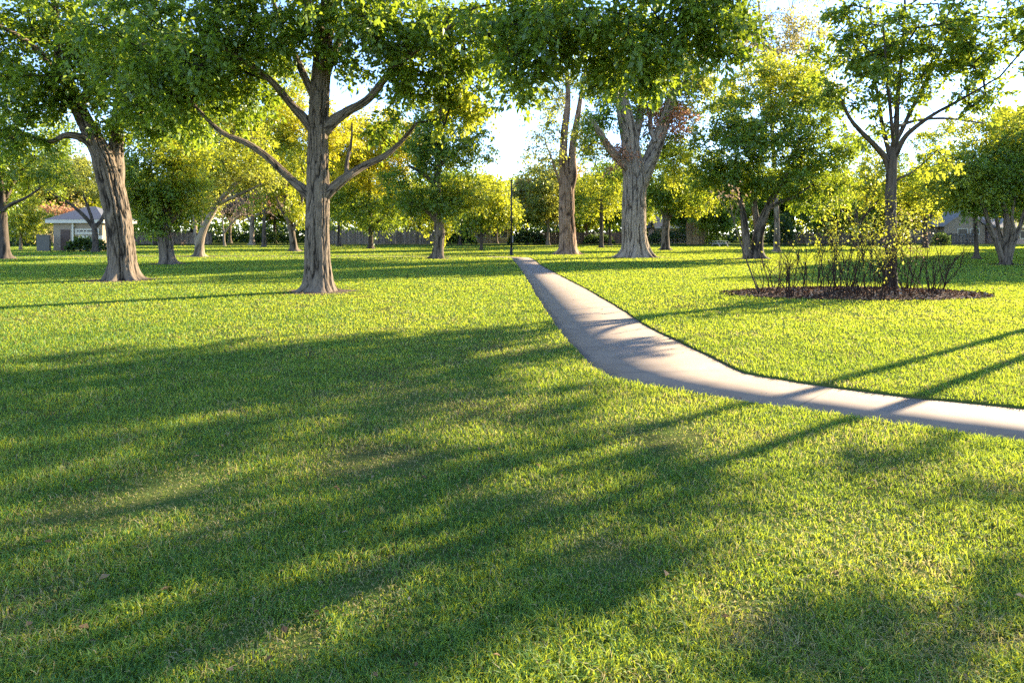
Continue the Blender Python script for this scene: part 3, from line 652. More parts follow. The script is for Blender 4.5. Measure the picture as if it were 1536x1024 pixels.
# trees just right of the view whose long shadows cross the near lawn
def side_tree(x, y, H, R_, seed, label, zc=.62, n=150, fill=1.0, low=.36, boughs=()):
    k_ = .55 if R_ <= 3 else 1
    tr = [(x,y,-.06,.24*k_),(x,y,1.5,.19*k_),(x+.1,y,H*.3,.17*k_),(x+.15,y+.1,H*.5,.14*k_),(x+.1,y,H*.85,.06*k_)]
    rr = random.Random(seed); lim = []; bl = [((x,y,H*zc),(R_*.75,R_*.75,H*.22),n)]
    for i in range(6):
        a = i*1.05+rr.random()*.6; z = H*rr.uniform(low, low+.1); r = R_*rr.uniform(.6, .85)
        lim.append([(x,y,z,.10*k_),(x+math.cos(a)*r*.4,y+math.sin(a)*r*.4,z+H*.1,.08*k_),(x+math.cos(a)*r,y+math.sin(a)*r,z+H*.28,.04*k_)])
        bl.append(((x+math.cos(a)*r,y+math.sin(a)*r,H*(zc-.2)+H*rr.uniform(.2,.42)),(R_*.42,R_*.42,.9),max(4,n//5)))
    sx, sy = math.sin(SUN_AZ), math.cos(SUN_AZ)
    for px, py, r in [q for i, q in enumerate(boughs) if i % 3 != 2]:          # leafy boughs that shade given spots of the lawn
        g = G(px, py); t = (x-g[0])*sx+(y-g[1])*sy+rr.uniform(-.8, .8)
        bl.append(((g[0]+t*sx, g[1]+t*sy, t*math.tan(SUN_EL)), (r*.8, r*.8, r*.35), max(2, int(6*r))))
    return make_tree('shade_tree', label, (x, y), tr, lim, bl, leaf='deep', leafn=int(62*fill), lsize=.13, csize=.33, seed=seed, bark='grey', furrow=.02, nseg=24, step=.2, pipe=.009)
side_tree(10.9, 12.2, 11.5, 2.0, 51, 'slender shade tree just past the right edge of the mulch bed, nearest the path bend', n=4, zc=.8, fill=.8, low=.40,
  boughs=[(985,695,.3),(890,722,.4),(800,755,.45),(700,775,.45),(620,800,.45),(520,830,.5),(400,850,.4),(300,835,.5),(180,880,.4),(90,920,.4),(1050,752,.25),(1120,742,.22),(850,880,.22),(700,925,.28),(560,955,.3),(640,1000,.3),(450,1010,.3),(330,1010,.3),(760,830,.25)])
side_tree(13.5, 10.7, 8.6, 1.5, 52, 'small shade tree standing right of the path bend', n=4, zc=.72, fill=.75,
  boughs=[(1300,705,.22),(1400,690,.28),(1500,705,.3),(1250,1000,.2),(1340,955,.22),(1430,930,.2),(1520,880,.25),(1180,1010,.15),(1480,980,.25),(1000,840,.15),(1536,760,.2)])
side_tree(13.4, 15.2, 12.2, 3.0, 53, 'tall high crowned shade tree right of the mulch bed', n=6, zc=.80, fill=.9, low=.46,
  boughs=[(700,575,.4),(820,592,.4),(900,606,.3),(600,735,.4),(690,690,.25),(130,790,.4),(40,850,.4),(420,700,.35),(300,705,.35),(540,640,.35),(840,640,.25),(420,770,.4),(220,760,.3),(60,745,.35),(760,655,.2)])
SIDE = [(38, 46, 1.0, 'airy tree at the right of the lawn, nearer than the vase shaped tree row'), (47, 58, 1.05, 'green tree at the right of the lawn, behind the vase shaped tree'),
        (60, 70, 1.0, 'green tree at the right of the lawn, farther than the pinkish house corner'), (33, 38, .8, 'smaller green tree right of the vase shaped tree'), (72, 84, 1.0, 'green tree at the far right end of the lawn')]
for x, y, q, lab in SIDE: copy_tree(first[0], 'park_tree', (x, y, 0), rr.random()*6.28, (q, q, q), lab, 'trees along the right side of the lawn')

def far_wood():
    rng = np.random.default_rng(401); n = 62000
    a = rng.uniform(-1.05, 1.05, n); Y = rng.uniform(150, 172, n); x = a*Y
    top = 9+8*fbm(x*.055+9, Y*0, 0, 3)*1.2+2.2*(vnoise(x*.33, Y*.2)-.5)
    z = top*rng.random(n)**.75; z = np.maximum(.3, z)
    ax = rng.normal(size=(n, 3)); ax[:, 2] -= .3
    tint = .25+.5*vnoise(x*.09, 3, z*.16)+rng.normal(0, .18, n)
    V, fc, t = leaves(np.stack([x, Y, z], 1), ax, .85, rng, tint, .7)
    tag(np_mesh('far_wood', V, [fc], LEAF['green'], attrs={'tint': t}), kind='stuff')
far_wood()
def undergrowth():
    rng = np.random.default_rng(402); n = 26000
    a = rng.uniform(-1.05, 1.05, n); Y = rng.uniform(136, 142, n); x = a*Y
    top = 2.6+3.4*fbm(x*.11+4, Y*0, 0, 2)
    z = .1+top*rng.random(n)**1.1; ax = rng.normal(size=(n, 3))
    V, fc, t = leaves(np.stack([x, Y, z], 1), ax, .75, rng, .3+.5*vnoise(x*.2, 8, z*.3)+rng.normal(0, .15, n), .7)
    tag(np_mesh('undergrowth', V, [fc], LEAF['hedge'], attrs={'tint': t}), kind='stuff')
undergrowth()
# hedges and shrubs along the far edge
def hedge(name, label, cat, px, Y, w, d, h, n, seed, leaf='hedge', group=None):
    rng = np.random.default_rng(seed); x = (px-HX)/F*Y
    r = empty(name, (x, Y, 0), label, cat, group)
    q = rng.random((n, 3)); lob = 1+.3*(fbm(q[:,0]*w*.9+seed, q[:,1]*3, 0, 2)-.5)*2
    th = rng.random(n)*np.pi
    X = (q[:,0]-.5)*w; e = np.sqrt(np.maximum(0, 1-(2*q[:,0]-1)**4))
    rad = rng.random(n)**.3
    Yy = np.cos(th)*d/2*rad; Z = np.abs(np.sin(th))**.6*h*lob*e*rad+.05
    ax = rng.normal(size=(n, 3)); ax[:, 2] += .3
    V, fc, t = leaves(np.stack([X, Yy, Z], 1), ax, .26, rng, rng.normal(.45, .25, n), .6)
    np_mesh('foliage', V, [fc], LEAF[leaf], r, attrs={'tint': t})
    b = MB()
    for i in range(5):
        xx = (i-2)*w/5.5; b.bar((xx, 0, -.05), (xx+.15, .05, h*.7), .07, .07); b.bar((xx, 0, .25), (xx-.3, -.1, h*.6), .05, .05)
    b.build('stems', BARK['dark'], r)
    return r
hedge('hedge', 'dark clipped looking hedge right of the tall narrow tree', 'hedge', 686, 108, 6, 2, 2.2, 2600, 61)
hedge('hedge', 'dark hedge behind and right of the lamp pole', 'hedge', 790, 109, 6, 2, 2.0, 2600, 62)
hedge('hedge', 'long dark hedge between the huge furrowed trunk and the picnic table', 'hedge', 1016, 108, 9.5, 2.4, 2.4, 4200, 63)
hedge('bush', 'dark low bush in front of the park building wall', 'bush', 130, 65, 3.4, 1.6, 1.25, 1800, 64)
hedge('bush', 'bright lime bush standing left of the picnic table', 'bush', 1067, 100, 1.6, 1.5, 2.6, 900, 65, 'lime')
hedge('bush', 'tall dark green bush seen right of the dense tree stems', 'bush', 1172, 96, 3.2, 2.4, 4.2, 3000, 66)
hedge('bush', 'dark bush at the foot of the far trees, left of the slender tree', 'bush', 412, 112, 7, 2, 1.9, 2600, 67)
hedge('bush', 'low dark bush between the twin leader trunk and the furrowed trunk', 'bush', 898, 112, 5, 2, 1.5, 1800, 68)
hedge('bush', 'dull bush before the left end of the dark railing fence', 'bush', 1412, 99, 2.2, 1.5, 1.7, 1000, 69)
hedge('bush', 'bush at the far left edge under the small round tree', 'bush', 40, 92, 6, 2, 1.3, 1800, 70)

# ------------------------------------------------------------------ buildings and fences
def quad_roof(mb, pts): mb.add(pts, [tuple(range(len(pts)))])
pb = empty('park_building', (P(80,376,68)[0], 68, 0), 'small tan park building with grey hip roof and cream fascia', 'building')
w = MB(); w.box(0, 4.9, 0, 5, -.1, 2.75); w.build('wall', M['stucco'], pb)
w = MB(); w.box(-.45, 5.35, -.55, 5.55, 2.75, 3.1); w.build('fascia', M['trim'], pb)
rf = MB(); rf.add([(-.5,-.6,3.1),(5.4,-.6,3.1),(5.4,5.6,3.1),(-.5,5.6,3.1),(1.9,2.3,4.5),(2.6,2.7,4.5)], [(0,1,5,4),(1,2,5),(2,3,4,5),(3,0,4),(3,2,1,0)]); rf.build('roof', M['roof'], pb)
dr = MB(); dr.box(.75, 1.65, -.05, .02, 0, 2.1); d_ = dr.build('door', M['door'], pb)
h_ = MB(); h_.box(1.52, 1.58, -.11, -.05, .95, 1.12); h_.build('handle', M['pole'], d_)
c_ = MB(); c_.box(1.95, 2.12, -.2, -.003, -.1, 2.75); c_.build('corner_post', M['trim'], pb)
s_ = MB(); s_.box(2.2, 4.6, -.1, -.02, 1.6, 2.2); so = s_.build('sign_board', M['sign'], pb)
l_ = MB(); rr = random.Random(3); x = 2.42
for wd in (.16,.3,.22,.5,.3):
    l_.box(x, x+wd, -.115, -.103, 1.9, 2.02); x += wd+.11
l_.build('lettering', M['lettering'], so)
for x in (2.5, 3.9):
    q = MB(); q.box(x, x+1.0, -.06, -.004, .2, 1.5); q.build('panel', M['trim'], pb)
bw = empty('block_wall', (P(60,376,67)[0], 66.5, 0), 'low grey block wall left of the park building', 'wall')
w = MB(); w.box(0, 1.25, 0, .25, -.1, 1.5); w.box(-.04, 1.29, -.04, .29, 1.5, 1.6); w.build('wall', M['block'], bw)

def fence(name, label, px0, px1, Y, h, mat, gap, bw_, seed, group=None, pale=None, Y1=None):
    Y1 = Y1 or Y
    x0 = (px0-HX)/F*Y; x1 = (px1-HX)/F*Y1; L = math.hypot(x1-x0, Y1-Y)
    r = empty(name, (x0, Y, 0), label, 'fence', group, math.atan2(Y1-Y, x1-x0)); rg = random.Random(seed)
    b = MB(); x = 0
    while x < L:
        b.box(x, x+bw_, -.012, .012+rg.random()*.01, .06, h*rg.uniform(.96, 1.02)); x += bw_+gap
    o = b.build('boards', mat, r); nb = len(b.f)//6
    at = o.data.attributes.new('tone', 'FLOAT', 'FACE'); at.data.foreach_set('value', np.repeat(np.random.default_rng(seed).random(nb), 6).astype(np.float32))
    b = MB()
    for z in (h*.2, h*.8): b.box(0, L, .03, .08, z-.04, z+.04)
    b.build('rail', mat, r)
    x = 0
    while x <= L:
        p = MB(); p.box(x-.05, x+.05, .085, .185, -.1, h+.05); p.build('post', mat, r); x += 2.4
    return r
fence('board_fence', 'weathered board fence right of the central trunk, behind the golden tree', 476, 650, 111, 2.3, M['board'], .02, .16, 71)
fence('board_fence', 'weathered board fence between the leaning trunk and the bare tree', 196, 318, 113, 2.0, M['board'], .02, .16, 72)
fence('board_fence', 'brown board fence between the twin leader trunk and the furrowed trunk', 800, 950, 114, 2.0, plain('fence_board_brown', (.24,.15,.10), .9, .3, 6, stretch=(3,3,.3)), .015, .17, 73)
fence('board_fence', 'tan reed coloured fence behind the lime bush', 1030, 1062, 106, 3.6, plain('fence_reed', (.40,.28,.15), .9, .3, 6, stretch=(3,3,.3)), .01, .12, 74)
fence('railing_fence', 'dark upright railing fence in front of the beige house', 1404, 1462, 104, 1.85, M['darkfence'], .10, .12, 75)
fence('board_fence', 'weathered board fence behind the mulch bed shrubs', 1180, 1330, 116, 1.9, M['board'], .02, .16, 76)

def house(name, label, px, Y, wpx, eave, ridge, wall, roof, gable_px=None, win=()):
    s = Y/F; x0 = (px-HX)*s; L = wpx*s; r = empty(name, (x0, Y, 0), label, 'house')
    w = MB(); w.box(0, L, 0, 8, -.1, eave); w.build('wall', wall, r)
    rf = MB(); rf.add([(-.5,-.6,eave-.1),(L+.5,-.6,eave-.1),(L+.5,8.6,eave-.1),(-.5,8.6,eave-.1),(-.5,4,ridge),(L+.5,4,ridge)],
                      [(0,1,5,4),(2,3,4,5),(3,0,4),(1,2,5),(3,2,1,0)]); ro = rf.build('roof', roof, r)
    fb = MB(); fb.box(-.5, L+.5, -.66, -.603, eave-.22, eave-.02); fb.build('fascia', M['trim'], ro)
    if gable_px:
        g0, g1, pk = [(gable_px[0]-px)*s, (gable_px[1]-px)*s, gable_px[2]]
        gm = (g0+g1)/2; g = MB()
        g.add([(g0,-1.6,-.1),(g1,-1.6,-.1),(g1,-1.6,eave),(gm,-1.6,pk),(g0,-1.6,eave),(g0,-.003,-.1),(g1,-.003,-.1),(g1,-.003,eave),(gm,-.003,pk),(g0,-.003,eave)],
              [(0,1,2,3,4),(0,4,9,5),(1,6,7,2),(5,9,8,7,6)]); g.build('gable_wall', wall, r)
        q = MB(); e = .45; k = (pk-eave)/(gm-g0)
        q.add([(g0-e,-1.95,eave-k*e+.06),(gm,-1.95,pk+.06),(gm,4,pk+.06),(g0-e,4,eave-k*e+.06),(g0-e,-1.95,eave-k*e+.22),(gm,-1.95,pk+.22),(gm,4,pk+.22),(g0-e,4,eave-k*e+.22),
               (g1+e,-1.95,eave-k*e+.06),(g1+e,4,eave-k*e+.06),(g1+e,-1.95,eave-k*e+.22),(g1+e,4,eave-k*e+.22)],
              [(0,1,5,4),(4,5,6,7),(0,4,7,3),(0,3,2,1),(1,8,10,5),(5,10,11,6),(8,9,11,10),(1,2,9,8)]); q.build('gable_roof', roof, r)
    for (wx, z0, ww, wh, yy) in win:
        xx = (wx-px)*s; q = MB(); t = .12
        for (a0, a1, b0, b1) in ((xx-t, xx+ww+t, z0-t, z0), (xx-t, xx+ww+t, z0+wh, z0+wh+t), (xx-t, xx, z0, z0+wh), (xx+ww, xx+ww+t, z0, z0+wh)):
            q.box(a0, a1, yy-.1, yy-.003, b0, b1)
        o = q.build('window', M['trim'], r); g = MB(); g.box(xx, xx+ww, yy-.04, yy-.006, z0, z0+wh); g.build('pane', M['glass'], o)
    return r
house('house', 'beige gabled house behind the dark railing fence on the right', 1404, 122, 92, 3.2, 4.9, M['stucco'], M['roof_tan'], (1408, 1468, 5.6), [(1428,1.7,1.6,.9,-1.6),(1447,1.7,1.4,.9,-1.6),(1474,1.2,1.2,1.1,0)])
house('house', 'pinkish house right of the beige gabled one, behind the vase shaped tree', 1499, 118, 74, 2.9, 4.6, M['brick'], M['roof_tan'], None, [(1510,1.0,1.4,1.2,0),(1530,1.0,1.4,1.2,0)])
house('house', 'pale far house glimpsed between the tall narrow tree and the lamp pole', 704, 126, 66, 2.8, 4.2, M['stucco'], M['roof'], None, [(716,1,1.4,1.1,0),(736,1,1.4,1.1,0),(752,1,1.1,1.1,0)])
house('house', 'grey roofed far house glimpsed behind the spreading grove tree', 985, 128, 60, 3.0, 5.2, M['brick'], M['roof'], None, [(1000,1,1.4,1.1,0),(1026,1,1.4,1.1,0)])
house('house', 'far house glimpsed left of the small round tree at the left edge', 4, 120, 56, 2.6, 4.0, M['stucco'], M['roof'], None, [(20,1,1.4,1.1,0),(44,1,1.4,1.1,0)])

# ------------------------------------------------------------------ lamp pole and tables
lp = G(767, 383)
pr = empty('lamp_pole', tuple(lp), 'slim black pole standing at the far end of the path', 'pole')
b = MB(); b.lathe([(.17,-.05),(.17,.04),(.12,.06),(.11,.5),(.085,.56),(.08,.6)], 16); b.build('base', M['pole'], pr, True)
b = MB(); b.lathe([(.075,.6),(.065,3),(.055,5.7)], 14); b.build('shaft', M['pole'], pr, True)
b = MB(); b.lathe([(.07,5.7),(.08,5.74),(.08,5.8),(.03,5.86)], 14); b.build('cap', M['pole'], pr, True)
b = MB(); b.box(.076,.15,-.05,.05,1.0,1.5); b.build('junction_box', plain('box_grey', (.3,.3,.29), .6), pr)
def picnic(px, Y, rz, mat, label):
    r = empty('picnic_table', ((px-HX)/F*Y, Y, 0), label, 'table', None, rz)
    b = MB()
    for i in range(5): b.box(-1.1, 1.1, -.38+i*.155, -.24+i*.155, .72, .76)
    b.build('tabletop', mat, r)
    for s in (-1, 1):
        b = MB(); b.box(-1.1, 1.1, s*.72-.13, s*.72+.13, .43, .47); b.build('seat', mat, r)
        b = MB()
        for q in (-1, 1): b.bar((s*.75, q*.75, 0), (s*.75, q*.22, .715), .09, .05)
        b.bar((s*.70, -.72, .39), (s*.70, .72, .39), .05, .08); b.build('trestle', mat, r)
    return r
picnic(1080, 92, .5, M['white'], 'pale picnic table under the trees left of the dense dark tree')
picnic(265, 98, .2, M['door'], 'dark picnic table between the stout tree and the multi-stemmed tree')

# ------------------------------------------------------------------ path, lawn
Lp = [(1536,658),(1380,638),(1272,621),(1190,610),(1108,598.5),(1027,584.5),(999,580),(956,573),(929,567),(907,559),(890,545.5),(869,523),(852,507),(833,482.5),(814,455),(798,428),(782,403.5),(771,390),(766,386.5)]
Rp = [(1536,609),(1380,594),(1244,577),(1174,566),(1116,556),(1076,537),(1037,518),(1005,504),(972,488),(934,463),(893,439),(880,432),(840,412),(812,397),(801,389)]
LE = [(700,-452,0),(60,-31,0),(20,-5,0),(8,2.75,0)]+[tuple(G(*p)) for p in Lp]+[(-1.2,48.4,0),(-4,49.6,0),(-20,50.5,0),(-90,51.5,0)]
RE = [(700.7,-450.6,0),(60.7,-29.9,0),(20.7,-3.9,0),(8.75,3.75,0)]+[tuple(G(*p)) for p in Rp]+[(1.0,49.2,0),(-.8,50.4,0),(-4,51.2,0),(-20,52.1,0),(-90,53.1,0)]
SHIFT = -.06
def sm(pts):
    c = catmull([(*p, 1) for p in pts[1:]], .45)[:, :3]
    return np.vstack([[pts[0]], c])
LE, RE = sm(LE), sm(RE)
LE[:, 2] = 0; RE[:, 2] = 0
def wob(E, s):
    t = np.arange(len(E)); E = E.copy(); E[1:-1, 0] += .018*(vnoise(t[1:-1]*.8, s)-.5)*2; E[1:-1, 1] += .018*(vnoise(t[1:-1]*.8, s+9)-.5)*2; return E
_t = np.gradient(LE, axis=0); _t /= np.linalg.norm(_t, axis=1)[:, None]
LE = LE + np.stack([_t[:, 1], -_t[:, 0], 0*_t[:, 0]], 1)*SHIFT
LE, RE = wob(LE, 2), wob(RE, 5)
def lawn(polys):
    vs, fs = [], []
    for edge, corners in polys:
        b = len(vs); ring = [tuple(p) for p in edge]+corners
        vs += ring
        for t in tessellate_polygon([[Vector(p) for p in ring]]):
            a, c, d = [Vector(ring[i]) for i in t]
            n = (c-a).cross(d-a).z
            fs.append(tuple(b+i for i in (t if n > 0 else t[::-1])))
        k = len(vs); vs += [(p[0], p[1], -.09) for p in edge]
        for i in range(len(edge)-1): fs.append((b+i, b+i+1, k+i+1, k+i))
    me = bpy.data.meshes.new('lawn'); me.from_pydata(vs, [], fs); me.materials.append(M['lawn']); me.update()
    return tag(link(bpy.data.objects.new('lawn', me)), kind='structure')
lawn([(LE, [(-700,51.5,0),(-700,-452,0)]), (RE, [(-700,53.1,0),(-700,900,0),(700.7,900,0)])])
# concrete ribbon, 3 cm under the turf
def arc(E):
    s = np.concatenate([[0], np.cumsum(np.linalg.norm(np.diff(E[1:], axis=0), axis=1))]); return E[1:], s
a, sa = arc(LE); c, sb = arc(RE)
# match the two edges by nearest point, walking outward
n = 400; u = np.linspace(0, 1, n)
A = np.stack([np.interp(u, sa/sa[-1], a[:, i]) for i in range(3)], 1)
j = 0; Bq = []; c_f = np.stack([np.interp(np.linspace(0, 1, 6000), sb/sb[-1], c[:, i]) for i in range(3)], 1)
for p in A:
    w_ = np.linalg.norm(c_f[j:j+260]-p, axis=1); j += int(np.argmin(w_)); Bq.append(c_f[j])
B = np.array(Bq); ctr = (A+B)/2
dd = (B-A)/np.linalg.norm(B-A, axis=1)[:, None]; A = A+dd*.012; B = B-dd*.012
su = np.concatenate([[0], np.cumsum(np.linalg.norm(np.diff(ctr, axis=0), axis=1))])
zt = -.022
V = np.vstack([A+[0,0,zt], B+[0,0,zt], A+[0,0,-.08], B+[0,0,-.08]]); i = np.arange(n-1)
q = np.vstack([np.stack([i+n, i, i+1, i+1+n][::-1], 1), np.stack([i, i+1, i+1+2*n, i+2*n], 1), np.stack([i+n, i+3*n, i+1+3*n, i+1+n], 1)])
uv = np.stack([np.tile(su, 4), np.repeat([0, 1, 0, 1], n)], 1)
tag(np_mesh('path', V, [q], M['path'], uv=uv), kind='structure')
V = np.vstack([A-dd*.3+[0,0,-.085], B+dd*.3+[0,0,-.085]])
tag(np_mesh('path_bed', V, [np.stack([i, i+n, i+1+n, i+1], 1)], M['mulch']), kind='structure')

def path_dist(x, y):
    """signed clearance from the path edge (positive = on the lawn)"""
    out = np.full(len(x), 9.0); hw = np.linalg.norm(B-A, axis=1)/2
    ok = (ctr[:, 1] < 60) & (np.abs(ctr[:, 0]) < 60); cc = ctr[ok]; hh = hw[ok]
    for s in range(0, len(x), 40000):
        e = slice(s, s+40000); d2 = (x[e, None]-cc[None, :, 0])**2+(y[e, None]-cc[None, :, 1])**2
        k = np.argmin(d2, 1); out[e] = np.sqrt(d2[np.arange(len(k)), k])-hh[k]
    return out
def poly_inside(x, y):
    ring = np.vstack([A, B[::-1]])[:, :2]; ins = np.zeros(len(x), bool); m = len(ring)
    near = (np.abs(x) < 70)
    xi = x[near]; yi = y[near]; r_ = np.zeros(len(xi), bool)
    for k in range(m):
        x1, y1 = ring[k]; x2, y2 = ring[(k+1) % m]
        if y1 == y2: continue
        c_ = ((y1 > yi) != (y2 > yi)); r_ ^= c_ & (xi < (x2-x1)*(yi-y1)/(y2-y1)+x1)
    ins[near] = r_; return ins

# ------------------------------------------------------------------ mulch bed and shrubs
BC, BRX, BRY = np.array([9.25, 18.4]), 3.3, 1.75
rng = np.random.default_rng(77)
nr_, na = 14, 72; vs = []; fs = []
for k in range(nr_+1):
    f = k/nr_
    for a_ in range(na):
        t = 2*math.pi*a_/na; wv = 1+.07*(float(vnoise(math.cos(t)*2+5, math.sin(t)*2+5))-.5)*2
        x = BC[0]+math.cos(t)*BRX*f*wv; y = BC[1]+math.sin(t)*BRY*f*wv
        z = .012+.10*(1-f*f)+.03*(float(vnoise(x*5, y*5))-.5)*(1-f)
        vs.append((x, y, z if k < nr_ else .003))
for k in range(nr_):
    for a_ in range(na):
        b_ = (a_+1) % na; fs.append((k*na+a_, (k+1)*na+a_, (k+1)*na+b_, k*na+b_))
me = bpy.data.meshes.new('mulch_bed'); me.from_pydata(vs, [], fs); me.materials.append(M['mulch']); me.update()
tag(link(bpy.data.objects.new('mulch_bed', me)), kind='structure')
def scatter(name, x, y, z, size, mat, seed, flat=.35, wide=.5):
    rg = np.random.default_rng(seed); n = len(x); an = rg.random(n)*6.283
    ax = np.stack([np.cos(an), np.sin(an), rg.normal(0, flat*.5, n)], 1)
    V, fc, t = leaves(np.stack([x, y, z], 1), ax, size, rg, rg.random(n), wide, up=2.0)
    return tag(np_mesh(name, V, [fc], mat, attrs={'tint': t}), kind='stuff')
n = 9000; t = rng.random(n)*6.283; f = rng.random(n)**.5*1.07
cx, cy = BC[0]+np.cos(t)*BRX*f, BC[1]+np.sin(t)*BRY*f
scatter('bark_chips', cx, cy, .016+.10*np.maximum(0, 1-f*f)+rng.random(n)*.02, .085, M['chip'], 5, 1.0)

def shrub(label, px, py, h, n, seed, leafy=0, spread=.5, key='lime', cat='shrub'):
    b = G(px, py); rg = np.random.default_rng(seed)
    zb = .05; r = empty('shrub', (b[0], b[1], 0), label, cat, 'bare stemmed shrubs in the mulch bed')
    EA, EB, ra, rb, tips = [], [], [], [], []
    def grow(p, d, L, rad, lev):
        k = 5
        for s in range(k):
            d = d+rg.normal(size=3)*.15+np.array([0, 0, .045]); d = d/np.linalg.norm(d)
            q = p+d*L/k; r2 = rad*(1-.11)
            EA.append(p); EB.append(q); ra.append(rad); rb.append(r2)
            if lev < 2 and s >= 1 and rg.random() < .55:
                d2 = d+rg.normal(size=3)*.42; d2[2] = abs(d2[2])+.25; grow(q, d2/np.linalg.norm(d2), L*.5*rg.uniform(.6, 1.1), r2*.68, lev+1)
            p, rad = q, r2
            if s > 1: tips.append((q, d))
    for i in range(int(n*1.05)):
        a_ = rg.random()*6.283; sp = spread*rg.uniform(.15, 1)
        d = np.array([math.cos(a_)*sp, math.sin(a_)*sp, 1.0]); d /= np.linalg.norm(d)
        grow(np.array([math.cos(a_)*.14*rg.random()**.5*2, math.sin(a_)*.14, 0.0]), d, h*rg.uniform(.6, 1.12), rg.uniform(.008, .016), 0)
    V, q = frustums(np.array(EA), np.array(EB), np.array(ra), np.array(rb), 5)
    np_mesh('stems', V, [q], BARK['stem'], r, smooth=True)
    if leafy:
        leafy = int(leafy*1.15)
        tp = np.array([t_[0] for t_ in tips]); td = np.array([t_[1] for t_ in tips]); hi = tp[:, 2] > h*.3
        tp, td = tp[hi], td[hi]; k = rg.integers(0, len(tp), leafy)
        pos = tp[k]+rg.normal(size=(leafy, 3))*.07; ax = td[k]+rg.normal(size=(leafy, 3))*.8
        V, fc, tt = leaves(pos, ax, .062, rg, rg.normal(.5, .22, leafy), .55)
        np_mesh('leaves', V, [fc], LEAF[key], r, attrs={'tint': tt})
    return r
SH = [(1152,442,1.25,8,.75,0,'lime','low bare shrub at the left end of the mulch bed'),
 (1166,436,1.5,8,.45,0,'lime','bare shrub second from the left end of the mulch bed'),
 (1192,447,1.2,14,.40,60,'olive','dense low clump of dark stems in the front left of the mulch bed'),
 (1214,439,1.7,9,.3,60,'olive','upright bare shrub behind the front left clump'),
 (1236,444,2.3,6,.16,240,'lime','tall straight dark stems left of the mulch bed middle'),
 (1250,449,1.3,9,.35,60,'olive','short bare shrub at the front, below the tall straight stems'),
 (1268,438,2.6,9,.3,800,'lime','tall leafy yellow green shrub in the mulch bed middle'),
 (1284,447,1.35,14,.5,90,'olive','dense bare shrub at the front of the mulch bed middle'),
 (1304,441,2.5,9,.34,900,'olive','tall leafy shrub left of the open airy trunk'),
 (1318,450,1.3,9,.35,60,'olive','short front shrub below the open airy trunk'),
 (1330,436,2.3,8,.35,700,'lime','leafy shrub covering the open airy trunk from behind the bed'),
 (1348,446,1.3,11,.45,60,'olive','dark bare shrub right of the open airy trunk, at the front'),
 (1366,438,1.7,10,.5,160,'dusk','brownish twiggy shrub in the right part of the mulch bed'),
 (1388,445,1.25,11,.5,0,'olive','bare dark shrub second from the right end of the mulch bed'),
 (1404,440,1.5,10,.75,0,'olive','spreading bare shrub at the right end of the mulch bed')]
for k, (px, py, h, ns, sp, lf, key, lab) in enumerate(SH): shrub(lab, px, py, h, ns, 90+k, lf, sp, key)

# ------------------------------------------------------------------ bare soil round the trunks
def soil_ring(x, y, r, seed):
    vs = [(x, y, .012)]; fs = []; na = 40
    for k, (f, z) in enumerate(((.55, .010), (1, .003))):
        for a_ in range(na):
            t = 2*math.pi*a_/na; wv = 1+.45*(float(vnoise(math.cos(t)*1.6+seed, math.sin(t)*1.6+seed*.3))-.5)*2
            vs.append((x+math.cos(t)*r*f*wv, y+math.sin(t)*r*f*wv*.9, z))
    for a_ in range(na):
        b_ = (a_+1) % na; fs += [(0, 1+a_, 1+b_), (1+a_, 1+na+a_, 1+na+b_, 1+b_)]
    me = bpy.data.meshes.new('bare_soil'); me.from_pydata(vs, [], fs); me.materials.append(M['mulch']); me.update()
    tag(link(bpy.data.objects.new('bare_soil', me)), kind='structure')
lit = []
for k, (x, y, r) in enumerate(BASES):
    if r < .22 or y > 58: continue
    rr_ = r*1.9+.34; soil_ring(x, y, rr_, 3.1*k+1)
    m = int(420*rr_); t = rng.random(m)*6.283; f = (r*1.2+(rr_*1.25-r*1.2)*rng.random(m)); lit.append(np.stack([x+np.cos(t)*f-.12, y+np.sin(t)*f-.1], 1))
lit = np.vstack(lit)
m = 500; d = np.exp(rng.uniform(np.log(2.2), np.log(40), m)); lx = d*rng.uniform(-.95, .95, m)
far = np.stack([lx, d], 1); far = far[~poly_inside(far[:, 0], far[:, 1]) | (rng.random(m) < .15)]
lz = np.concatenate([.02+rng.random(len(lit))*.02, .02+rng.random(len(far))*.025])
pk = rng.integers(60, 330, 90); pf = rng.random(90)**.5; pl = (A[pk]+(B[pk]-A[pk])*np.where(rng.random(90) < .5, pf, 1-pf)[:, None])[:, :2]
lit = np.vstack([lit, far, pl]); lz = np.concatenate([lz, np.full(90, -.014)])
scatter('fallen_leaves', lit[:, 0], lit[:, 1], lz, .034, M['litter'], 8, .8, .6)

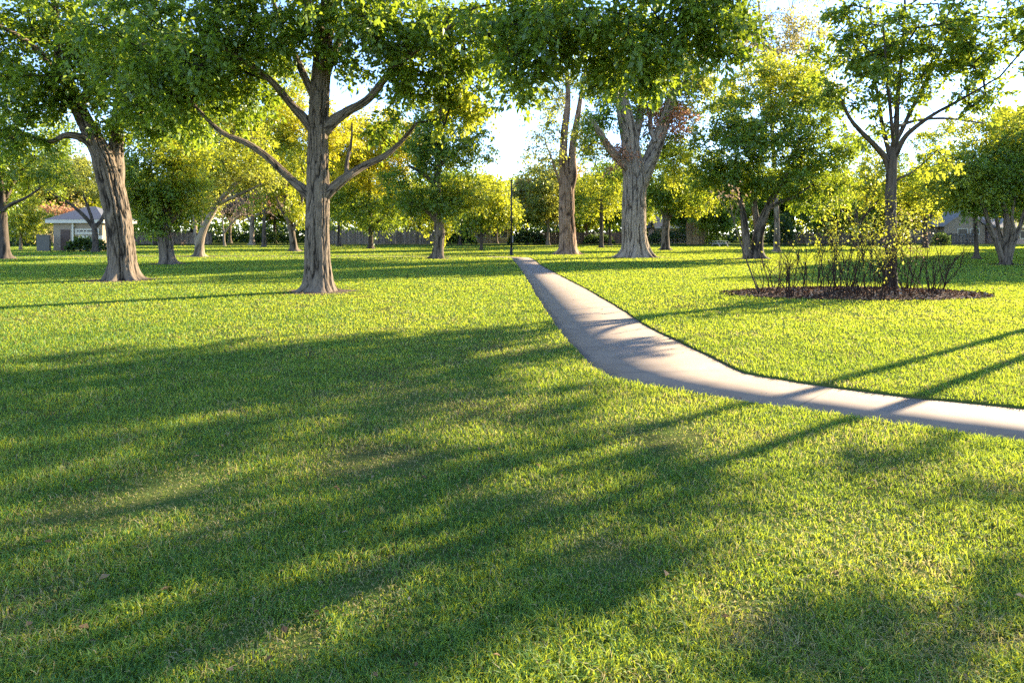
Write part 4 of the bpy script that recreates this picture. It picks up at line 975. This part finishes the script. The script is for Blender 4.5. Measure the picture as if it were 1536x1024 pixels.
# ------------------------------------------------------------------ grass
PATCH = [(545,690,.20,.9),(600,692,.16,.8),(240,742,.22,.9),(205,735,.16,.6),(330,738,.14,.5),(1010,652,.26,.8),(960,640,.25,.5),(1240,800,.35,.35),(560,880,.12,.6),(350,965,.10,.6),(450,965,.06,.9),(815,745,.14,.6),(905,835,.12,.6),(1140,930,.14,.7),(720,740,.1,.6),(120,765,.15,.7),(310,790,.15,.6),(790,520,.6,.35),(620,600,.5,.5),(700,610,.5,.45),(500,700,.2,.4),(1290,680,.3,.4),(60,900,.15,.5),(1400,930,.1,.5)]
def grass(N=900000):
    rg = np.random.default_rng(99)
    u = rg.random(N)**.93; d = np.exp(np.log(1.9)+u*np.log(100/1.9)); x = d*rg.uniform(-1, 1, N)*.93; y = d
    keep = ~poly_inside(x, y)
    keep &= (((x-BC[0])/BRX)**2+((y-BC[1])/BRY)**2) > .86+.34*vnoise(x*3, y*3)
    bald = np.zeros(N)
    for px, py, r, s in PATCH:
        g = G(px, py); r = r*1.7; e = ((x-g[0])**2+((y-g[1])*.75)**2)/(r*r); e = e*(.6+.8*vnoise(x*9, y*9)); bald = np.maximum(bald, s*np.exp(-e))
    for bx_, by_, r in BASES:
        if r < .2: continue
        q = np.hypot(x-bx_, y-by_); bald = np.maximum(bald, np.clip(1.35-(q-r*1.2)/(r*.55+.3), 0, 1)*(.55+.7*vnoise(x*5, y*5, 2)))
    n1 = fbm(x*.45+3, y*.45, 0, 3); n2 = fbm(x*2.6, y*2.6+4, 1, 3); n3 = vnoise(x*11, y*11, 3)
    worn = np.clip((n2-.56)*3.2, 0, 1)*np.clip((n1-.35)*3, 0, 1)
    bald = np.maximum(bald, worn*.8)
    keep &= rg.random(N) > bald*.97*(.6+.5*n3)
    x, y, d, bald, n1, n2, n3 = [q[keep] for q in (x, y, d, bald, n1, n2, n3)]; n = len(x)
    h = (.022+.045*n2+.022*(n3-.5))*rg.uniform(.5, 1.4, n)*(1-.72*bald)
    h = np.where(d > 30, h*1.1, h)
    w = np.maximum(.0046*rg.uniform(.6, 1.4, n), (.00092*d+.00022*np.clip(d-8, 0, 22))*rg.uniform(.8, 1.2, n))
    lean = rg.uniform(.25, 1.7, n)*h*(1+.6*bald); ph = rg.random(n)*6.283+ (n2-.5)*5; ps = rg.random(n)*6.283
    ld = np.stack([np.cos(ph), np.sin(ph), 0*ph], 1); sd = np.stack([np.cos(ps), np.sin(ps), 0*ps], 1)
    b = np.stack([x, y, np.full(n, -.004)], 1); up = np.array([0, 0, 1.])
    mid = b+ld*(lean*.28)[:, None]+up*(h*.62)[:, None]; tip = b+ld*lean[:, None]+up*(h*np.clip(1.05-lean/h*.25, .6, 1))[:, None]
    hw = (w/2)[:, None]
    V = np.stack([b-sd*hw, b+sd*hw, mid+sd*hw*.85, mid-sd*hw*.85, tip], 1).reshape(-1, 3)
    o = np.arange(n)*5
    q = np.stack([o, o+1, o+2, o+3], 1); t = np.stack([o+3, o+2, o+4], 1)
    tint = .06+.46*n1+.34*(n2-.5)+rg.normal(0, .075, n); tint = np.clip(tint, 0, .64)
    far_ = np.clip((d-7)/16, 0, 1); tint = tint*(1-far_)+(.16+.36*n1+.14*(n2-.5)+rg.normal(0, .035, n))*far_; tint = np.clip(tint, 0, .64)
    dry = rg.random(n)*(1-far_*.75)**-1 < (.05+.6*bald+.25*np.clip(n2-.5, 0, 1)); tint = np.where(dry, rg.uniform(.72, 1, n), tint)
    tag(np_mesh('grass', V, [q, t], M['grass'], attrs={'tint': np.concatenate([tint, tint])}, smooth=False), kind='stuff')
grass()

# ------------------------------------------------------------------ light, sky, camera
wd = bpy.data.worlds.new('World'); sc.world = wd; wd.use_nodes = True; nt = wd.node_tree; nt.nodes.clear()
sky = nt.nodes.new('ShaderNodeTexSky'); sky.sky_type = 'NISHITA'; sky.sun_disc = False
sky.sun_elevation = SUN_EL; sky.sun_rotation = SUN_AZ; sky.air_density = .75; sky.dust_density = 0.0; sky.ozone_density = 1.8
bg = nt.nodes.new('ShaderNodeBackground'); bg.inputs[1].default_value = .125
wo = nt.nodes.new('ShaderNodeOutputWorld'); nt.links.new(mixc(nt, 1.0, sky.outputs[0], (.96, .97, 1.10), 'MULTIPLY'), bg.inputs[0]); nt.links.new(bg.outputs[0], wo.inputs[0])
sd = bpy.data.lights.new('sun', 'SUN'); sd.energy = 5.0; sd.angle = R(.5); sd.color = (1.0, .85, .61)
so = link(bpy.data.objects.new('sun', sd))
dirv = Vector((math.sin(SUN_AZ)*math.cos(SUN_EL), math.cos(SUN_AZ)*math.cos(SUN_EL), math.sin(SUN_EL)))
so.rotation_euler = dirv.to_track_quat('Z', 'Y').to_euler(); so.location = dirv*60
cam = bpy.data.cameras.new('camera'); co = link(bpy.data.objects.new('camera', cam)); sc.camera = co
co.location = (0, 0, CH); co.rotation_euler = (R(90), 0, 0); cam.sensor_width = 36; cam.lens = 24
cam.shift_y = -(512-HY)/1536; cam.clip_start = .05; cam.clip_end = 3000
sc.view_settings.view_transform = 'Standard'; sc.view_settings.look = 'None'; sc.view_settings.gamma = 1
sc.view_settings.exposure = 2.18
cy = sc.cycles; cy.max_bounces = 12; cy.diffuse_bounces = 9; cy.transmission_bounces = 9; cy.glossy_bounces = 2; cy.transparent_max_bounces = 4
cy.use_adaptive_sampling = True; cy.adaptive_threshold = .02; cy.use_denoising = False; cy.caustics_reflective = False; cy.caustics_refractive = False
cy.sample_clamp_indirect = 6
